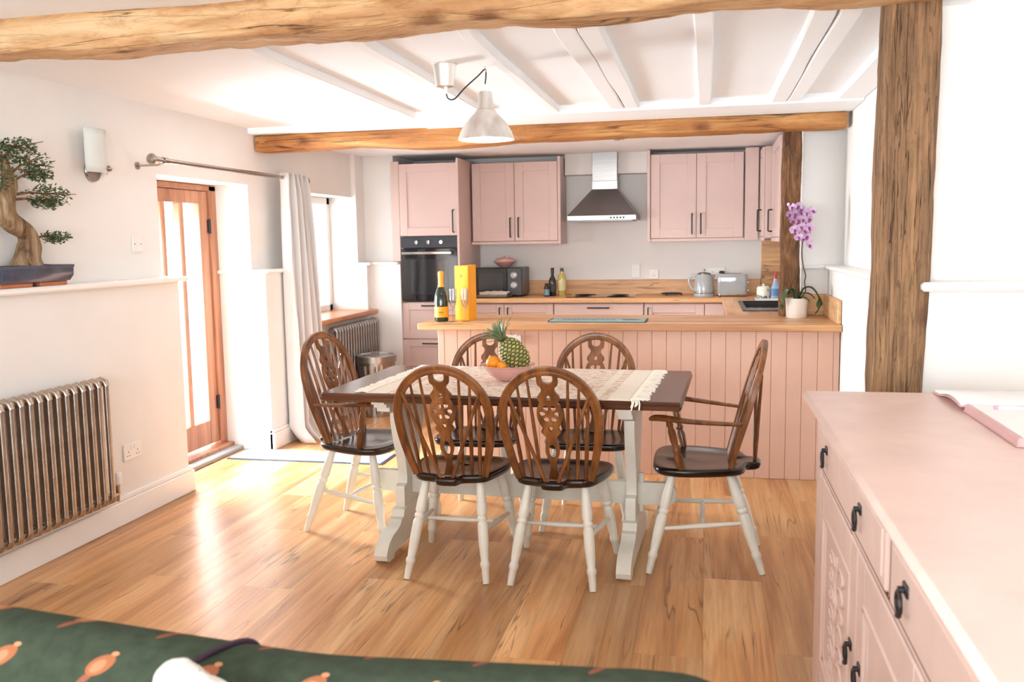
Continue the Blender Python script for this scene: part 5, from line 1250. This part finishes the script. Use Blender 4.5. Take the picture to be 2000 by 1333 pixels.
no = t.n('ShaderNodeTexNoise', i_Scale=45.0, i_Detail=3.0); t.l(tc.outputs['Object'], no.inputs['Vector'])
grn = t.ramp(no.outputs[0], [(.3, lin((52, 61, 48))), (.7, lin((64, 73, 58)))])
c = t.mix(tail, grn.outputs[0], lin((140, 84, 66))); c = t.mix(body, c, lin((158, 98, 66))); c = t.mix(wing, c, lin((178, 124, 92))); c = t.mix(head, c, lin((190, 134, 100))); t.l(c, t.b.inputs['Base Color'])
n2 = t.n('ShaderNodeTexNoise', i_Scale=500.0); t.l(tc.outputs['Object'], n2.inputs['Vector']); t.bump(n2.outputs[0], .15, .002)
m_sofa = t.m
so = thing('sofa', 'green velvet sofa printed with orange birds, seen from in front of its back', 'sofa', (-.95, .75, 0))
def backrest():
    def f(u, v):
        x = -1.92 + 1.94 * u
        prof = catmull2([(.96, .42), (1.00, .55), (1.035, .68), (1.075, .765), (1.12, .803), (1.165, .812), (1.205, .80), (1.235, .765), (1.245, .70), (1.245, .40), (1.245, .12)], 4)
        k_ = v * (len(prof) - 1); i_ = min(int(k_), len(prof) - 2); fr2 = k_ - i_; y = prof[i_][0] * (1 - fr2) + prof[i_ + 1][0] * fr2; z = prof[i_][1] * (1 - fr2) + prof[i_ + 1][1] * fr2
        e = max(0, (x + .10) / .12); e2 = max(0, (-1.80 - x) / .12); dz = .06 * min(1, max(e, e2)) ** 2.2
        bow = .055 * max(0, (-.55 - x) / 1.0) ** 1.3
        return (x, y + bow * .6, (z - dz * max(0, (z - .45) / .36)) + bow * .35)
    g = MB().grid(f, 90, 40)
    for x_ in (0, 1):
        ring = [f(x_, j / 40) for j in range(41)]; g.add(ring, [tuple(range(41))])
    return g
part(so, 'backrest', backrest().map(lambda p: Vector((p.x + .06, p.y, p.z + (.006 + .017 * max(0, min(1, (-.65 - p.x) / .5)) + .018 * max(0, min(1, (p.x + .60) / .45))) * max(0, min(1, (p.z - .3) / .4))))), m_sofa, 60)
part(so, 'seat_base', MB().box(-1.78, -.12, .34, 1.06, .14, .34, .02), m_sofa)
for a, b in ((-1.76, -.96), (-.95, -.14)): part(so, 'seat_cushion', MB().box(a, b, .32, 1.0, .34, .46, .04), m_sofa)
for a, b in ((-1.93, -1.77), (-.13, .02)): part(so, 'armrest', MB().box(a, b, .34, 1.1, .12, .60, .05), m_sofa)
for x in (-1.85, -.06):
    for y in (.40, 1.16): part(so, 'leg', MB().lathe([(.018, 0), (.026, .13)], 12, (x, y, 0)), m_chair)
# plush ornament with strap hung over the sofa back
m_plush = paint('plush_white', (222, 217, 208), .95, var=.03, nscale=30, bump=.6, bscale=220)
ph = thing('plush_cushion', 'white fluffy object with a dark strap looped over the sofa back', 'cushion', (-.67, 1.08, .80))
g = MB()
for (a, b, c2, r_) in ((-.815, 1.015, .80, .038), (-.775, 1.005, .785, .04), (-.74, .995, .775, .033)): g.sphere((a, b, c2), r_, r_ * .8, r_, 20, 14)
g.map(lambda p: p + Vector((noise.noise(p * 45), noise.noise(p * 45 + Vector((3, 0, 0))), noise.noise(p * 45 + Vector((0, 7, 0))))) * .006)
part(ph, 'plush_body', g.map(lambda p: p + Vector((.13, .015, .032))), m_plush, 80)
P, R = smooth_path([(-.735, 1.02, .80), (-.728, 1.06, .815), (-.712, 1.11, .826), (-.69, 1.165, .828), (-.675, 1.215, .808), (-.67, 1.252, .745)], [.006] * 6, 6)
part(ph, 'strap', MB().tube(P, R, 8, flat=.5), paint('strap_purple', (48, 30, 46), .5), 60)
